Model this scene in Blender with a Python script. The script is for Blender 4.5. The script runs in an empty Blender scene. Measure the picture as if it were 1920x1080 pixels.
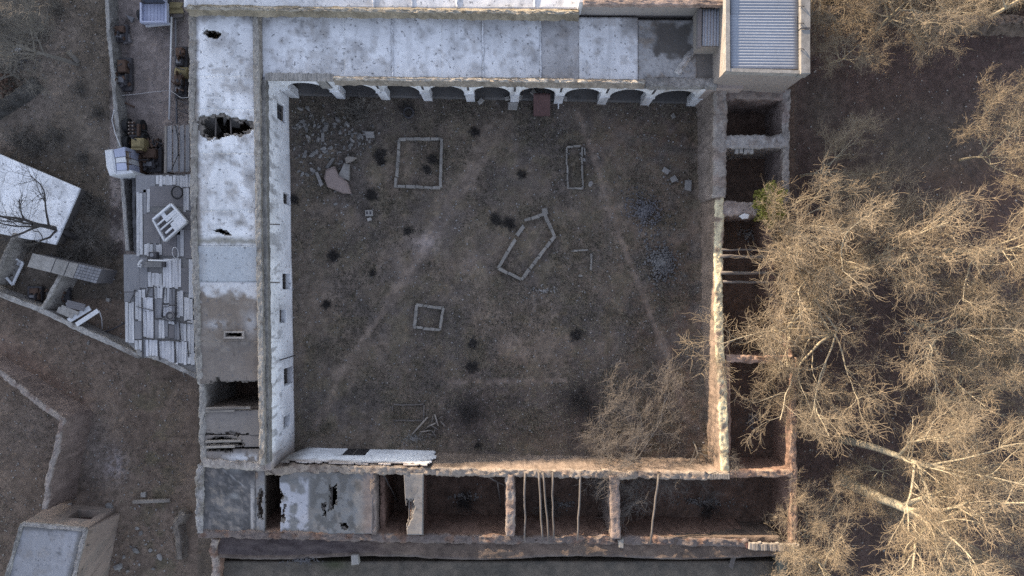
import bpy, math, random
import numpy as np
from mathutils import Vector, Matrix

sc = bpy.context.scene
C = sc.collection
R = math.radians
rng = np.random.RandomState(11)
random.seed(5)

# ------------------------------------------------------------------ camera
H = 48.0
K = 1.5 / 1920.0
cam_d = bpy.data.cameras.new('camera')
cam_d.sensor_width = 36.0
cam_d.lens = 24.0
cam_d.clip_start = 0.5
cam_d.clip_end = 3000
cam = bpy.data.objects.new('camera', cam_d)
C.objects.link(cam)
cam.location = (0, 0, H)
cam.rotation_euler = (0, 0, 0)
sc.camera = cam
# ------------------------------------------------------------------ light
SUN_EL, SUN_AZ = 8.0, 319.0           # azimuth clockwise from +Y: low sun, upper-left of the frame
w = bpy.data.worlds.new('World')
sc.world = w
w.use_nodes = True
nt = w.node_tree
nt.nodes.clear()
sky = nt.nodes.new('ShaderNodeTexSky')
sky.sky_type = 'NISHITA'
sky.sun_disc = False
sky.sun_elevation = R(SUN_EL)
sky.sun_rotation = R(SUN_AZ)
sky.altitude = 1500
sky.dust_density = 2.0
sky.ozone_density = 1.0
hsv = nt.nodes.new('ShaderNodeHueSaturation')        # colour balance: cuts the blue of the sky light, shifts its hue
hsv.inputs['Saturation'].default_value = 0.57
hsv.inputs['Hue'].default_value = 0.515
bg = nt.nodes.new('ShaderNodeBackground')
bg.inputs['Strength'].default_value = 0.15
wo = nt.nodes.new('ShaderNodeOutputWorld')
nt.links.new(sky.outputs[0], hsv.inputs['Color'])
nt.links.new(hsv.outputs[0], bg.inputs[0])
nt.links.new(bg.outputs[0], wo.inputs[0])
sl = bpy.data.lights.new('sun', 'SUN')
sl.energy = 3.8
sl.angle = R(0.6)
sl.color = (1.0, 0.79, 0.55)
so = bpy.data.objects.new('sun', sl)
C.objects.link(so)
sd = Vector((math.sin(R(SUN_AZ)) * math.cos(R(SUN_EL)), math.cos(R(SUN_AZ)) * math.cos(R(SUN_EL)), math.sin(R(SUN_EL))))
so.rotation_euler = sd.to_track_quat('Z', 'Y').to_euler()
so.location = sd * 100
sc.view_settings.view_transform = 'Standard'
sc.view_settings.look = 'None'
sc.view_settings.exposure = 1.82
sc.view_settings.gamma = 1.0
sc.view_settings.use_curve_mapping = False
sc.cycles.use_denoising = False
sc.cycles.denoiser = 'OPENIMAGEDENOISE'
sc.cycles.denoising_input_passes = 'RGB_ALBEDO_NORMAL'
sc.cycles.denoising_prefilter = 'ACCURATE'
sc.cycles.max_bounces = 5
sc.cycles.diffuse_bounces = 3

# ------------------------------------------------------------------ helpers
def P(px, py, z=0.0):
    s = (H - z) * K
    return np.array([(px - 960) * s, -(py - 540) * s, z])

def _h(ix, iy, seed):
    h = (ix.astype(np.int64) * 374761393 + iy.astype(np.int64) * 668265263 + seed * 974634777) & 0xffffffff
    h = ((h ^ (h >> 13)) * 1274126177) & 0xffffffff
    h = ((h ^ (h >> 16)) * 2246822519) & 0xffffffff
    return (h ^ (h >> 15)).astype(np.float64) / 4294967295.0

def vn(x, y, seed=0):
    x = np.asarray(x, float); y = np.asarray(y, float)
    ix = np.floor(x); iy = np.floor(y)
    fx = x - ix; fy = y - iy
    fx = fx * fx * (3 - 2 * fx); fy = fy * fy * (3 - 2 * fy)
    a = _h(ix, iy, seed); b = _h(ix + 1, iy, seed); c = _h(ix, iy + 1, seed); d = _h(ix + 1, iy + 1, seed)
    return (a * (1 - fx) + b * fx) * (1 - fy) + (c * (1 - fx) + d * fx) * fy

def fbm(x, y, seed=0, o=4):
    s = 0; a = 0.5; t = 0
    for i in range(o):
        s = s + a * vn(x * 2 ** i + 17.3 * i, y * 2 ** i - 9.1 * i, seed + i); t += a; a *= 0.5
    return s / t

def sstep(a, b, x):
    t = np.clip((x - a) / (b - a), 0, 1)
    return t * t * (3 - 2 * t)

def mix(a, b, f):
    f = np.asarray(f)[..., None]
    return np.asarray(a) * (1 - f) + np.asarray(b) * f

# ---- materials
MATS = {}
def material(name, base=(.3, .3, .3), attr=False, var=.35, s1=1.2, s2=14, rough=.92, bump=.25, spots=0.0, spotcol=(.05, .05, .055),
             spotscale=6.0, stretch=None, metal=0.0, rnd=0.25, spec=.25, bdist=.04, clump=0.0):
    m = bpy.data.materials.new(name); m.use_nodes = True
    N = m.node_tree.nodes; L = m.node_tree.links
    N.clear()
    out = N.new('ShaderNodeOutputMaterial'); b = N.new('ShaderNodeBsdfPrincipled')
    L.new(b.outputs[0], out.inputs[0])
    geo = N.new('ShaderNodeNewGeometry')
    vec = geo.outputs['Position']
    if stretch:
        mp = N.new('ShaderNodeMapping'); mp.inputs['Scale'].default_value = stretch
        L.new(vec, mp.inputs['Vector']); vec = mp.outputs[0]
    def noise(s, d, ro=.6):
        n = N.new('ShaderNodeTexNoise'); n.inputs['Scale'].default_value = s; n.inputs['Detail'].default_value = d
        n.inputs['Roughness'].default_value = ro
        L.new(vec, n.inputs['Vector']); return n.outputs['Fac']
    def mth(op, a, c):
        n = N.new('ShaderNodeMath'); n.operation = op
        for i, v in enumerate((a, c)):
            if isinstance(v, (int, float)): n.inputs[i].default_value = v
            else: L.new(v, n.inputs[i])
        return n.outputs[0]
    n1 = noise(s1, 5); n2 = noise(s2, 5, .7)
    nc = noise(clump, 3, .55) if clump else None
    f = mth('ADD', mth('MULTIPLY', mth('SUBTRACT', n1, .5), var * 2.4), mth('MULTIPLY', mth('SUBTRACT', n2, .5), var * 3.0))
    if clump: f = mth('ADD', f, mth('MULTIPLY', mth('SUBTRACT', nc, .5), var * 2.6))
    f = mth('ADD', f, 1.0)
    if rnd:
        oi = N.new('ShaderNodeObjectInfo')
        f = mth('MULTIPLY', f, mth('ADD', mth('MULTIPLY', oi.outputs['Random'], rnd), 1 - rnd / 2))
    f = mth('MAXIMUM', f, 0.12)
    mx = N.new('ShaderNodeMix'); mx.data_type = 'RGBA'; mx.blend_type = 'MULTIPLY'; mx.inputs[0].default_value = 1
    if attr:
        at = N.new('ShaderNodeAttribute'); at.attribute_name = 'c'
        L.new(at.outputs['Color'], mx.inputs[6])
    else:
        mx.inputs[6].default_value = (*base, 1)
    cb = N.new('ShaderNodeCombineColor')
    for i in range(3): L.new(f, cb.inputs[i])
    L.new(cb.outputs[0], mx.inputs[7])
    col = mx.outputs[2]
    if spots:
        n3 = noise(spotscale, 3)
        rp = N.new('ShaderNodeValToRGB'); rp.color_ramp.elements[0].position = .66 - spots * .1; rp.color_ramp.elements[1].position = .70 - spots * .1
        L.new(n3, rp.inputs[0])
        mm = N.new('ShaderNodeMix'); mm.data_type = 'RGBA'
        L.new(mth('MULTIPLY', rp.outputs[0], .75), mm.inputs[0]); L.new(col, mm.inputs[6]); mm.inputs[7].default_value = (*spotcol, 1)
        col = mm.outputs[2]
    L.new(col, b.inputs['Base Color'])
    b.inputs['Roughness'].default_value = rough
    b.inputs['Metallic'].default_value = metal
    b.inputs['Specular IOR Level'].default_value = spec
    if bump:
        bp = N.new('ShaderNodeBump'); bp.inputs['Strength'].default_value = bump; bp.inputs['Distance'].default_value = bdist
        L.new(n2, bp.inputs['Height']); L.new(bp.outputs[0], b.inputs['Normal'])
    MATS[name] = m
    return m

material('earth', attr=True, var=.27, s1=.9, s2=9, bump=1.0, bdist=.10, rnd=0, clump=3.2)
material('plaster', attr=True, var=.13, s1=.8, s2=11, clump=3.5, bump=.3, spots=.35, spotcol=(.12, .12, .13), spotscale=5, rnd=0)
material('clay', attr=True, var=.34, s1=1.6, s2=12, bump=.9, bdist=.08, rnd=0, clump=4.5)
material('white_paint', (.62, .63, .66), var=.12, s1=1.5, s2=8, bump=.15)
material('concrete', (.275, .262, .25), var=.32, clump=3, s1=2, s2=15, bump=.3)
material('stone', (.20, .192, .188), var=.3, s1=4, s2=20, rnd=.6)
material('heap_stone', (.15, .147, .15), var=.4, s1=4, s2=20, rnd=0)
material('dark_stone', (.125, .122, .132), var=.3, s1=4, s2=20, rnd=.5)
material('kerb', (.225, .212, .198), var=.3, s1=3, s2=16, rnd=.35)
material('pink_slab', (.27, .215, .20), var=.22, s1=2.5, s2=12, rnd=0)
material('old_wood', (.135, .12, .112), var=.35, s1=3, s2=18, stretch=(1, 1, 1))
material('pale_wood', (.25, .225, .205), var=.3, s1=3, s2=18)
material('boards', (.46, .46, .48), var=.42, s1=1.5, s2=5, stretch=(9, .7, 1), bump=.5, spots=.2, rnd=.22)
material('pale_boards', (.52, .52, .55), var=.42, s1=1.5, s2=5, stretch=(11, .6, 1), bump=.5, spots=.3, rnd=.2)
material('grey_sheet', (.20, .20, .215), var=.22, s1=1.2, s2=8, stretch=(4, .8, 1), rnd=.3)
material('tar', (.17, .165, .165), var=.3, s1=1.5, s2=10)
material('tarp', (.16, .152, .16), var=.2, s1=1.2, s2=9, rnd=.2)
material('tin', (.25, .275, .33), var=.12, s1=.5, s2=5, rough=.6, metal=.0, bump=.05, rnd=.1, spec=.4)
material('red_tin', (.095, .055, .055), var=.3, s1=2, s2=9, rough=.7)
material('rust', (.10, .065, .05), var=.45, s1=5, s2=22)
material('iron', (.065, .062, .068), var=.4, s1=5, s2=20, rough=.7)
material('yellow_paint', (.25, .205, .11), var=.35, s1=3, s2=14, rough=.75)
material('tan_paint', (.34, .28, .22), var=.2, s1=3, s2=14)
material('rubber', (.03, .03, .032), var=.2, rough=.85)
material('glass', (.03, .035, .045), var=.1, rough=.15, bump=0, spec=.6)
material('blue_paint', (.42, .45, .58), var=.12, s1=2, s2=8, rough=.5, bump=.05)
material('pane', (.035, .035, .04), var=.2, rough=.35, bump=.05)
material('bark', (.40, .35, .26), var=.30, s1=3, s2=18, rnd=.25)
material('twig', (.31, .25, .18), var=.25, s1=1, s2=3, bump=0, rnd=.25)
material('grey_bark', (.17, .155, .14), var=.3, s1=3, s2=18, rnd=.3)
material('grey_twig', (.16, .145, .13), var=.25, s1=1, s2=3, bump=0, rnd=.3)
material('mid_twig', (.17, .15, .135), var=.25, s1=1, s2=3, bump=0, rnd=.2)
material('dark_twig', (.058, .052, .05), var=.3, s1=2, s2=6, bump=0, rnd=.3)
material('pebble', (.30, .285, .28), var=.3, rnd=0)
material('weed', (.055, .052, .040), var=.4, s1=.6, s2=3, bump=0, rnd=0)
material('dry_blade', (.21, .185, .145), var=.5, s1=.6, s2=3, bump=0, rnd=0)
material('leaf', (.26, .25, .06), var=.35, s1=2, s2=8, bump=0, rnd=.2)
material('hose', (.55, .55, .57), var=.1, bump=0)

# ---- mesh building
def link(name, me, mat, parent=None, smooth=False):
    if mat is not None: me.materials.append(MATS[mat] if isinstance(mat, str) else mat)
    if smooth:
        me.polygons.foreach_set('use_smooth', np.ones(len(me.polygons), bool))
    o = bpy.data.objects.new(name, me); C.objects.link(o)
    if parent is not None: adopt(o, parent)
    return o

def adopt(o, parent):
    o.parent = parent
    o.matrix_parent_inverse = WM(parent).inverted()

def WM(o):
    m = Matrix.LocRotScale(o.location, o.rotation_euler, o.scale)
    if o.parent is not None:
        m = WM(o.parent) @ o.matrix_parent_inverse @ m
    return m

def fast_mesh(name, V, F, col=None):
    """V (n,3); F: array (m,3|4) or list of those arrays"""
    Fs = F if isinstance(F, list) else [F]
    Fs = [np.asarray(f, np.int32) for f in Fs if len(f)]
    me = bpy.data.meshes.new(name)
    V = np.asarray(V, np.float32)
    me.vertices.add(len(V)); me.vertices.foreach_set('co', V.ravel())
    nl = sum(f.size for f in Fs); npol = sum(len(f) for f in Fs)
    me.loops.add(nl); me.polygons.add(npol)
    me.loops.foreach_set('vertex_index', np.concatenate([f.ravel() for f in Fs]))
    tot = np.concatenate([np.full(len(f), f.shape[1], np.int32) for f in Fs])
    st = np.concatenate([[0], np.cumsum(tot)[:-1]]).astype(np.int32)
    me.polygons.foreach_set('loop_start', st); me.polygons.foreach_set('loop_total', tot)
    me.update(calc_edges=True)
    if col is not None:
        ca = me.color_attributes.new('c', 'FLOAT_COLOR', 'POINT')
        c4 = np.ones((len(V), 4), np.float32); c4[:, :3] = np.clip(col, 0, 1)
        ca.data.foreach_set('color', c4.ravel())
    return me

def poly_mesh(name, V, F):
    me = bpy.data.meshes.new(name)
    me.from_pydata([tuple(map(float, v)) for v in V], [], [tuple(int(i) for i in f) for f in F])
    me.update(); return me

class MB:
    """collects boxes / prisms / tubes into one mesh"""
    def __init__(s): s.V = []; s.F = []
    def add(s, V, F):
        n = len(s.V); s.V += [tuple(map(float, v)) for v in V]; s.F += [tuple(int(i) + n for i in f) for f in F]; return s
    def prism(s, pts, z0, z1, taper=1.0, bev=0.0):
        """pts world xy ring (ccw), z0 bottom z1 top"""
        pts = [np.array(p[:2], float) for p in pts]
        a = sum(pts[i][0] * pts[(i + 1) % len(pts)][1] - pts[(i + 1) % len(pts)][0] * pts[i][1] for i in range(len(pts)))
        if a < 0: pts = pts[::-1]
        n = len(pts); c = sum(pts) / n
        rings = [[(p[0], p[1], z0) for p in pts]]
        if bev > 0:
            rings.append([(p[0], p[1], z1 - bev) for p in pts])
            q = []
            for p in pts:
                d = c - p; L = np.linalg.norm(d) + 1e-9
                t = p + d / L * min(bev * 1.3, L * .4); q.append((t[0], t[1], z1))
            rings.append(q)
        else:
            rings.append([(*(c + (p - c) * taper), z1) for p in pts])
        V = [v for r in rings for v in r]; F = [tuple(range(n - 1, -1, -1))]
        for k in range(len(rings) - 1):
            for i in range(n):
                j = (i + 1) % n
                F.append((k * n + i, k * n + j, (k + 1) * n + j, (k + 1) * n + i))
        F.append(tuple((len(rings) - 1) * n + i for i in range(n)))
        return s.add(V, F)
    def pxprism(s, px, z1, z0, bev=0.0):
        return s.prism([P(x, y, z1) for x, y in px], z0, z1, bev=bev)
    def box(s, c, size, rz=0.0, bev=0.0):
        cx, cy, cz = c; sx, sy, sz = [v / 2 for v in size]
        co, si = math.cos(rz), math.sin(rz)
        pts = [(cx + x * co - y * si, cy + x * si + y * co) for x, y in ((-sx, -sy), (sx, -sy), (sx, sy), (-sx, sy))]
        return s.prism(pts, cz - sz, cz + sz, bev=bev)
    def tube(s, pts, r, k=8, caps=True):
        pts = np.array(pts, float); n = len(pts)
        rr = np.full(n, r, float) if np.isscalar(r) else np.array(r, float)
        T = np.gradient(pts, axis=0); T /= np.linalg.norm(T, axis=1)[:, None] + 1e-9
        ref = np.array([.31, .52, .79]) if abs(T[0] @ np.array([.31, .52, .79])) < .95 else np.array([1., 0, 0])
        V = []
        for i in range(n):
            u = np.cross(T[i], ref); u /= np.linalg.norm(u); v = np.cross(T[i], u)
            for j in range(k):
                a = 2 * math.pi * j / k
                V.append(pts[i] + rr[i] * (math.cos(a) * u + math.sin(a) * v))
        F = []
        for i in range(n - 1):
            for j in range(k):
                j2 = (j + 1) % k
                F.append((i * k + j, i * k + j2, (i + 1) * k + j2, (i + 1) * k + j))
        if caps:
            F.append(tuple(range(k - 1, -1, -1))); F.append(tuple((n - 1) * k + j for j in range(k)))
        return s.add(V, F)
    def build(s, name, mat, parent=None, smooth=False):
        return link(name, poly_mesh(name, s.V, s.F), mat, parent, smooth)

def tag(o, label=None, cat=None, group=None, kind=None):
    if label: o['label'] = label
    if cat: o['category'] = cat
    if group: o['group'] = group
    if kind: o['kind'] = kind
    return o

def thing(name, label, cat, loc=(0, 0, 0), group=None):
    o = bpy.data.objects.new(name, None); C.objects.link(o)
    o.location = [float(v) for v in loc]
    o.empty_display_size = .3
    return tag(o, label, cat, group)

def sheet(name, fn, nu, nv, mat, parent=None, hole=None, thick=(0, 0, -.3), col=None, smooth=True):
    u, v = np.meshgrid(np.linspace(0, 1, nu + 1), np.linspace(0, 1, nv + 1), indexing='ij')
    X = fn(u, v)
    idx = np.arange((nu + 1) * (nv + 1)).reshape(nu + 1, nv + 1)
    F = np.stack([idx[:-1, :-1], idx[1:, :-1], idx[1:, 1:], idx[:-1, 1:]], -1).reshape(-1, 4)
    if hole is not None:
        uc = (u[:-1, :-1] + u[1:, 1:]) / 2; vc = (v[:-1, :-1] + v[1:, 1:]) / 2
        F = F[~hole(uc, vc).ravel()]
    V = X.reshape(-1, 3); n = len(V)
    E = np.concatenate([F[:, [0, 1]], F[:, [1, 2]], F[:, [2, 3]], F[:, [3, 0]]])
    key = np.sort(E, 1); key = key[:, 0].astype(np.int64) * (n + 1) + key[:, 1]
    _, inv, cnt = np.unique(key, return_inverse=True, return_counts=True)
    B = E[cnt[inv] == 1]
    S = np.stack([B[:, 1], B[:, 0], B[:, 0] + n, B[:, 1] + n], 1)
    V2 = np.concatenate([V, V + np.array(thick)])
    cc = None
    if col is not None:
        c = col(u, v, X).reshape(-1, 3); cc = np.concatenate([c, c * .75])
    me = fast_mesh(name, V2, [np.concatenate([F, F[:, ::-1] + n, S])], cc)
    sm = np.zeros(len(me.polygons), bool); sm[:len(F)] = smooth
    me.polygons.foreach_set('use_smooth', sm)
    return link(name, me, mat, parent)

def quad_fn(px4, z, amp=.04, seed=0, sag=0.0):
    """bilinear px quad TL,TR,BR,BL at height z"""
    A, B, D, E = [P(x, y, z) for x, y in px4]
    def fn(u, v):
        X = (A[None, None] * ((1 - u) * (1 - v))[..., None] + B * (u * (1 - v))[..., None] + D * (u * v)[..., None] + E * ((1 - u) * v)[..., None])
        X[..., 2] += amp * (fbm(X[..., 0] * 1.1, X[..., 1] * 1.1, seed) - .5) * 2 - sag * np.sin(np.pi * u) * np.sin(np.pi * v)
        return X
    return fn

def inpoly(px, py, poly):
    r = np.zeros(px.shape, bool); n = len(poly)
    for i in range(n):
        x0, y0 = poly[i]; x1, y1 = poly[(i + 1) % n]
        c = ((y0 > py) != (y1 > py)) & (px < (x1 - x0) * (py - y0) / (y1 - y0 + 1e-12) + x0)
        r ^= c
    return r

def to_px(X):
    s = (H - X[..., 2]) * K
    return X[..., 0] / s + 960, 540 - X[..., 1] / s

def resample(pts, step):
    pts = np.array(pts, float)
    d = np.concatenate([[0], np.cumsum(np.linalg.norm(np.diff(pts[:, :2], axis=0), axis=1))])
    n = max(2, int(round(d[-1] / step)) + 1)
    t = np.linspace(0, d[-1], n)
    return np.stack([np.interp(t, d, pts[:, i]) for i in range(pts.shape[1])], 1), t

CLAY = np.array([.20, .155, .125]); REDCLAY = np.array([.23, .15, .118]); GREYCLAY = np.array([.21, .195, .185])
def rough_wall(name, pts, z, width, parent=None, z0=-.25, batter=.12, col=CLAY, topcol=None, amp=.07, ztop_amp=.12, seed=None, step=.10, mat='clay', sharp=False):
    """eroded earth wall swept along px points of its top centre line"""
    if seed is None: seed = int(abs(pts[0][0] * 7 + pts[0][1] * 13)) % 997
    zs = z if isinstance(z, (list, tuple)) else [z] * len(pts)
    W = [P(x, y, zz) for (x, y), zz in zip(pts, zs)]
    Q, t = resample(W, step)
    n = len(Q)
    T = np.gradient(Q[:, :2], axis=0); T /= np.linalg.norm(T, axis=1)[:, None] + 1e-9
    Nn = np.stack([-T[:, 1], T[:, 0]], 1)
    hw = width / 2
    half = [(hw + batter, 0.0), (hw + batter * .78, .2), (hw + batter * .55, .42), (hw + batter * .35, .62), (hw + batter * .18, .8), (hw + batter * .06, .92), (hw, .985), (hw * .78, 1.0), (hw * .4, 1.0)]
    prof = [(-o, f) for o, f in half] + [(0, 1.0)] + half[::-1]
    m = len(prof)
    zt = Q[:, 2] + ztop_amp * (fbm(t * .9, t * 0 + seed, seed, 4) - .5) * 2
    V = np.zeros((n, m, 3))
    for j, (o, f) in enumerate(prof):
        zz = z0 + (zt - z0) * f
        oo = o + amp * (fbm(t * 1.7 + j * .6, zz * 1.9 + j * .45, seed + 3, 4) - .5) * 2
        oo = oo + amp * .55 * (vn(t * 6.5 + j * 1.3, zz * 6 + j * .9, seed + 6) - .5) * 2
        V[:, j, 0] = Q[:, 0] + Nn[:, 0] * oo; V[:, j, 1] = Q[:, 1] + Nn[:, 1] * oo; V[:, j, 2] = zz + (amp * 1.0 * (vn(t * 6, t * 0 + j * .9, seed) - .5) if f > .9 else 0)
    idx = np.arange(n * m).reshape(n, m)
    F = np.stack([idx[:-1, :-1], idx[:-1, 1:], idx[1:, 1:], idx[1:, :-1]], -1).reshape(-1, 4)[:, ::-1]
    VV = V.reshape(-1, 3)
    c0 = np.r_[VV, [V[0].mean(0), V[-1].mean(0)]]
    tri = []
    for j in range(m):
        a, b2 = idx[0, j], idx[0, (j + 1) % m]; tri.append((a, b2, n * m))
        a, b2 = idx[-1, j], idx[-1, (j + 1) % m]; tri.append((b2, a, n * m + 1))
    f = fbm(c0[:, 0] * .8 + c0[:, 2], c0[:, 1] * .8, seed + 9, 4); f2 = fbm(c0[:, 0] * 3.5 + c0[:, 2] * 2, c0[:, 1] * 3.5, seed + 19, 3)
    cc = mix(np.asarray(col) * .72, np.asarray(col) * 1.22, sstep(.25, .75, .5 * f + .5 * f2))
    if topcol is not None:
        tp = np.zeros((n, m)); tp[:, 6:13] = 1; tp = np.r_[tp.ravel(), 0, 0] * sstep(.3, .5, fbm(c0[:, 0] * 2, c0[:, 1] * 2, seed + 5))
        cc = mix(cc, np.asarray(topcol), tp)
    me = fast_mesh(name, c0, [F, np.array(tri)], cc)
    return link(name, me, mat, parent, smooth=False)

def tubes_np(groups, k):
    """groups: list of (pts (M,n,3), rad (M,n)) -> verts, quads"""
    Vs = []; Fs = []; off = 0
    for A, Rr in groups:
        M, n, _ = A.shape
        T = np.gradient(A, axis=1); T /= np.linalg.norm(T, axis=2)[..., None] + 1e-9
        ref = np.array([.37, -.61, .7]); u = np.cross(T, ref); u /= np.linalg.norm(u, axis=2)[..., None] + 1e-6
        v = np.cross(T, u)
        a = np.arange(k) * 2 * np.pi / k
        V = A[:, :, None] + Rr[:, :, None, None] * (np.cos(a)[None, None, :, None] * u[:, :, None] + np.sin(a)[None, None, :, None] * v[:, :, None])
        idx = np.arange(M * n * k).reshape(M, n, k) + off
        nx = np.roll(idx, -1, axis=2)
        F = np.stack([idx[:, :-1], nx[:, :-1], nx[:, 1:], idx[:, 1:]], -1).reshape(-1, 4)
        Vs.append(V.reshape(-1, 3)); Fs.append(F); off += M * n * k
    return np.concatenate(Vs), np.concatenate(Fs)

def grow(rg, S, D, L, n, wob, up):
    M = len(S); pts = np.zeros((M, n, 3)); pts[:, 0] = S; D = D / np.linalg.norm(D, axis=1)[:, None]
    for i in range(1, n):
        D = D + rg.randn(M, 3) * wob; D[:, 2] += up
        D /= np.linalg.norm(D, axis=1)[:, None]
        pts[:, i] = pts[:, i - 1] + D * (L / (n - 1))[:, None]
    return pts

def kids(rg, A, Rr, c, t0, t1, ang0, ang1):
    M, n, _ = A.shape
    t = t0 + (t1 - t0) * rg.rand(M, c); x = t * (n - 1); i = np.clip(x.astype(int), 0, n - 2); f = x - i
    m = np.arange(M)[:, None]
    S = A[m, i] * (1 - f)[..., None] + A[m, i + 1] * f[..., None]
    T = A[m, i + 1] - A[m, i]; T /= np.linalg.norm(T, axis=2)[..., None]
    r = Rr[m, i] * (1 - f) + Rr[m, i + 1] * f
    q = rg.randn(M, c, 3); q -= (q * T).sum(2)[..., None] * T; q /= np.linalg.norm(q, axis=2)[..., None]
    a = R(ang0) + (R(ang1) - R(ang0)) * rg.rand(M, c)
    D = T * np.cos(a)[..., None] + q * np.sin(a)[..., None]
    return S.reshape(-1, 3), D.reshape(-1, 3), r.reshape(-1), t.reshape(-1)

def gen_tree(seed, Ht, n1=6, n2=8, n3=7, n4=6, spread=(28, 62), thick=1.0, fork=.35, t0=.45):
    rg = np.random.RandomState(seed)
    tp = grow(rg, np.zeros((1, 3)), np.array([[rg.randn() * .08, rg.randn() * .08, 1.]]), np.array([Ht * (fork + .2)]), 9, .05, .02)
    tr = np.linspace(.021, .010, 9)[None] * Ht * thick
    S, D, r, t = kids(rg, tp, tr, n1, t0, 1.0, *spread)
    L1 = Ht * (.46 + .22 * rg.rand(len(S)))
    a1 = grow(rg, S, D, L1, 9, .13, .06)
    r1 = np.linspace(1, .25, 9)[None] * (r * (.55 + .25 * rg.rand(len(r))))[:, None]
    S, D, r, t = kids(rg, a1, r1, n2, .22, 1.0, 22, 58)
    L2 = Ht * (.16 + .12 * rg.rand(len(S))) * (1.25 - .45 * t)
    a2 = grow(rg, S, D, L2, 7, .17, .06)
    r2 = np.linspace(1, .3, 7)[None] * (np.clip(r * .6, .012, .06))[:, None]
    S, D, r, t = kids(rg, a2, r2, n3, .2, 1.0, 22, 60)
    L3 = Ht * (.075 + .06 * rg.rand(len(S)))
    a3 = grow(rg, S, D, L3, 6, .22, .05)
    r3 = np.linspace(1, .5, 6)[None] * np.clip(r * .7, .010, .02)[:, None]
    S, D, r, t = kids(rg, a3, r3, n4, .15, 1.0, 25, 65)
    L4 = Ht * (.035 + .045 * rg.rand(len(S)))
    a4 = grow(rg, S, D, L4, 4, .3, .06)
    r4 = np.linspace(1, .6, 4)[None] * np.full(len(S), .0095)[:, None]
    Vt, Ft = tubes_np([(tp, tr)], 10); V1, F1 = tubes_np([(a1, r1)], 7); V2, F2 = tubes_np([(a2, r2)], 5)
    trunk = fast_mesh('trunk', np.concatenate([Vt, V1, V2]), np.concatenate([Ft, F1 + len(Vt), F2 + len(Vt) + len(V1)]))
    Vc, Fc = tubes_np([(a3, r3), (a4, r4)], 3)
    crown = fast_mesh('crown', Vc, Fc)
    return trunk, crown

def gen_shrub(seed, rad, ht, n=40, n2=7, r0=.014):
    rg = np.random.RandomState(seed)
    a = rg.rand(n) * 2 * np.pi; el = R(20) + R(62) * rg.rand(n)
    D = np.stack([np.cos(a) * np.cos(el), np.sin(a) * np.cos(el), np.sin(el)], 1)
    S = np.zeros((n, 3)); S[:, :2] = rg.randn(n, 2) * rad * .12
    A = grow(rg, S, D, (rad * (.6 + .6 * rg.rand(n))), 5, .2, .03); A[..., 2] *= ht / rad
    Ra = np.linspace(1, .5, 5)[None] * np.full(n, r0)[:, None]
    S, D, r, t = kids(rg, A, Ra, n2, .25, 1, 25, 70)
    B = grow(rg, S, D, rad * (.18 + .25 * rg.rand(len(S))), 4, .3, .03); B[..., 2] = np.maximum(B[..., 2], .01)
    Rb = np.linspace(1, .6, 4)[None] * np.full(len(S), r0 * .62)[:, None]
    V1, F1 = tubes_np([(A, Ra)], 4); V2, F2 = tubes_np([(B, Rb)], 3)
    return fast_mesh('stem', V1, F1), fast_mesh('twigs', V2, F2)

def stone_mesh(seed, flat=.6, sub=1):
    rg = np.random.RandomState(seed)
    import bmesh
    bm = bmesh.new(); bmesh.ops.create_icosphere(bm, subdivisions=sub, radius=.5)
    for v in bm.verts:
        k = 1 + rg.randn() * .16
        v.co = Vector((v.co.x * k, v.co.y * k * .8, v.co.z * k * flat))
        v.co.x = max(-.46, min(.46, v.co.x)); v.co.z = max(-.26, min(.26, v.co.z)); v.co.y = max(-.33, min(.33, v.co.y))
    me = bpy.data.meshes.new('stone'); bm.to_mesh(me); bm.free()
    return me
STONES = [stone_mesh(s) for s in range(8)]
def block_mesh(seed, wob=.07):
    rg = np.random.RandomState(seed + 50)
    m = MB().prism([(-.5 + rg.randn() * wob, -.5 + rg.randn() * wob), (.5 + rg.randn() * wob, -.5 + rg.randn() * wob), (.5 + rg.randn() * wob, .5 + rg.randn() * wob), (-.5 + rg.randn() * wob, .5 + rg.randn() * wob)], 0, 1, bev=.1)
    return poly_mesh('block', m.V, m.F)
BLOCKS = [block_mesh(s) for s in range(6)]
def inst(name, me, mat, loc, rz=0, scale=(1, 1, 1), parent=None, rot=None):
    if not me.materials: me.materials.append(MATS[mat])
    o = bpy.data.objects.new(name, me); C.objects.link(o)
    if me.materials[0] != MATS[mat]:
        o.material_slots[0].link = 'OBJECT'; o.material_slots[0].material = MATS[mat]
    o.location = [float(v) for v in loc]; o.rotation_euler = rot if rot else (0, 0, rz); o.scale = scale
    if parent is not None: adopt(o, parent)
    return o

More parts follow.
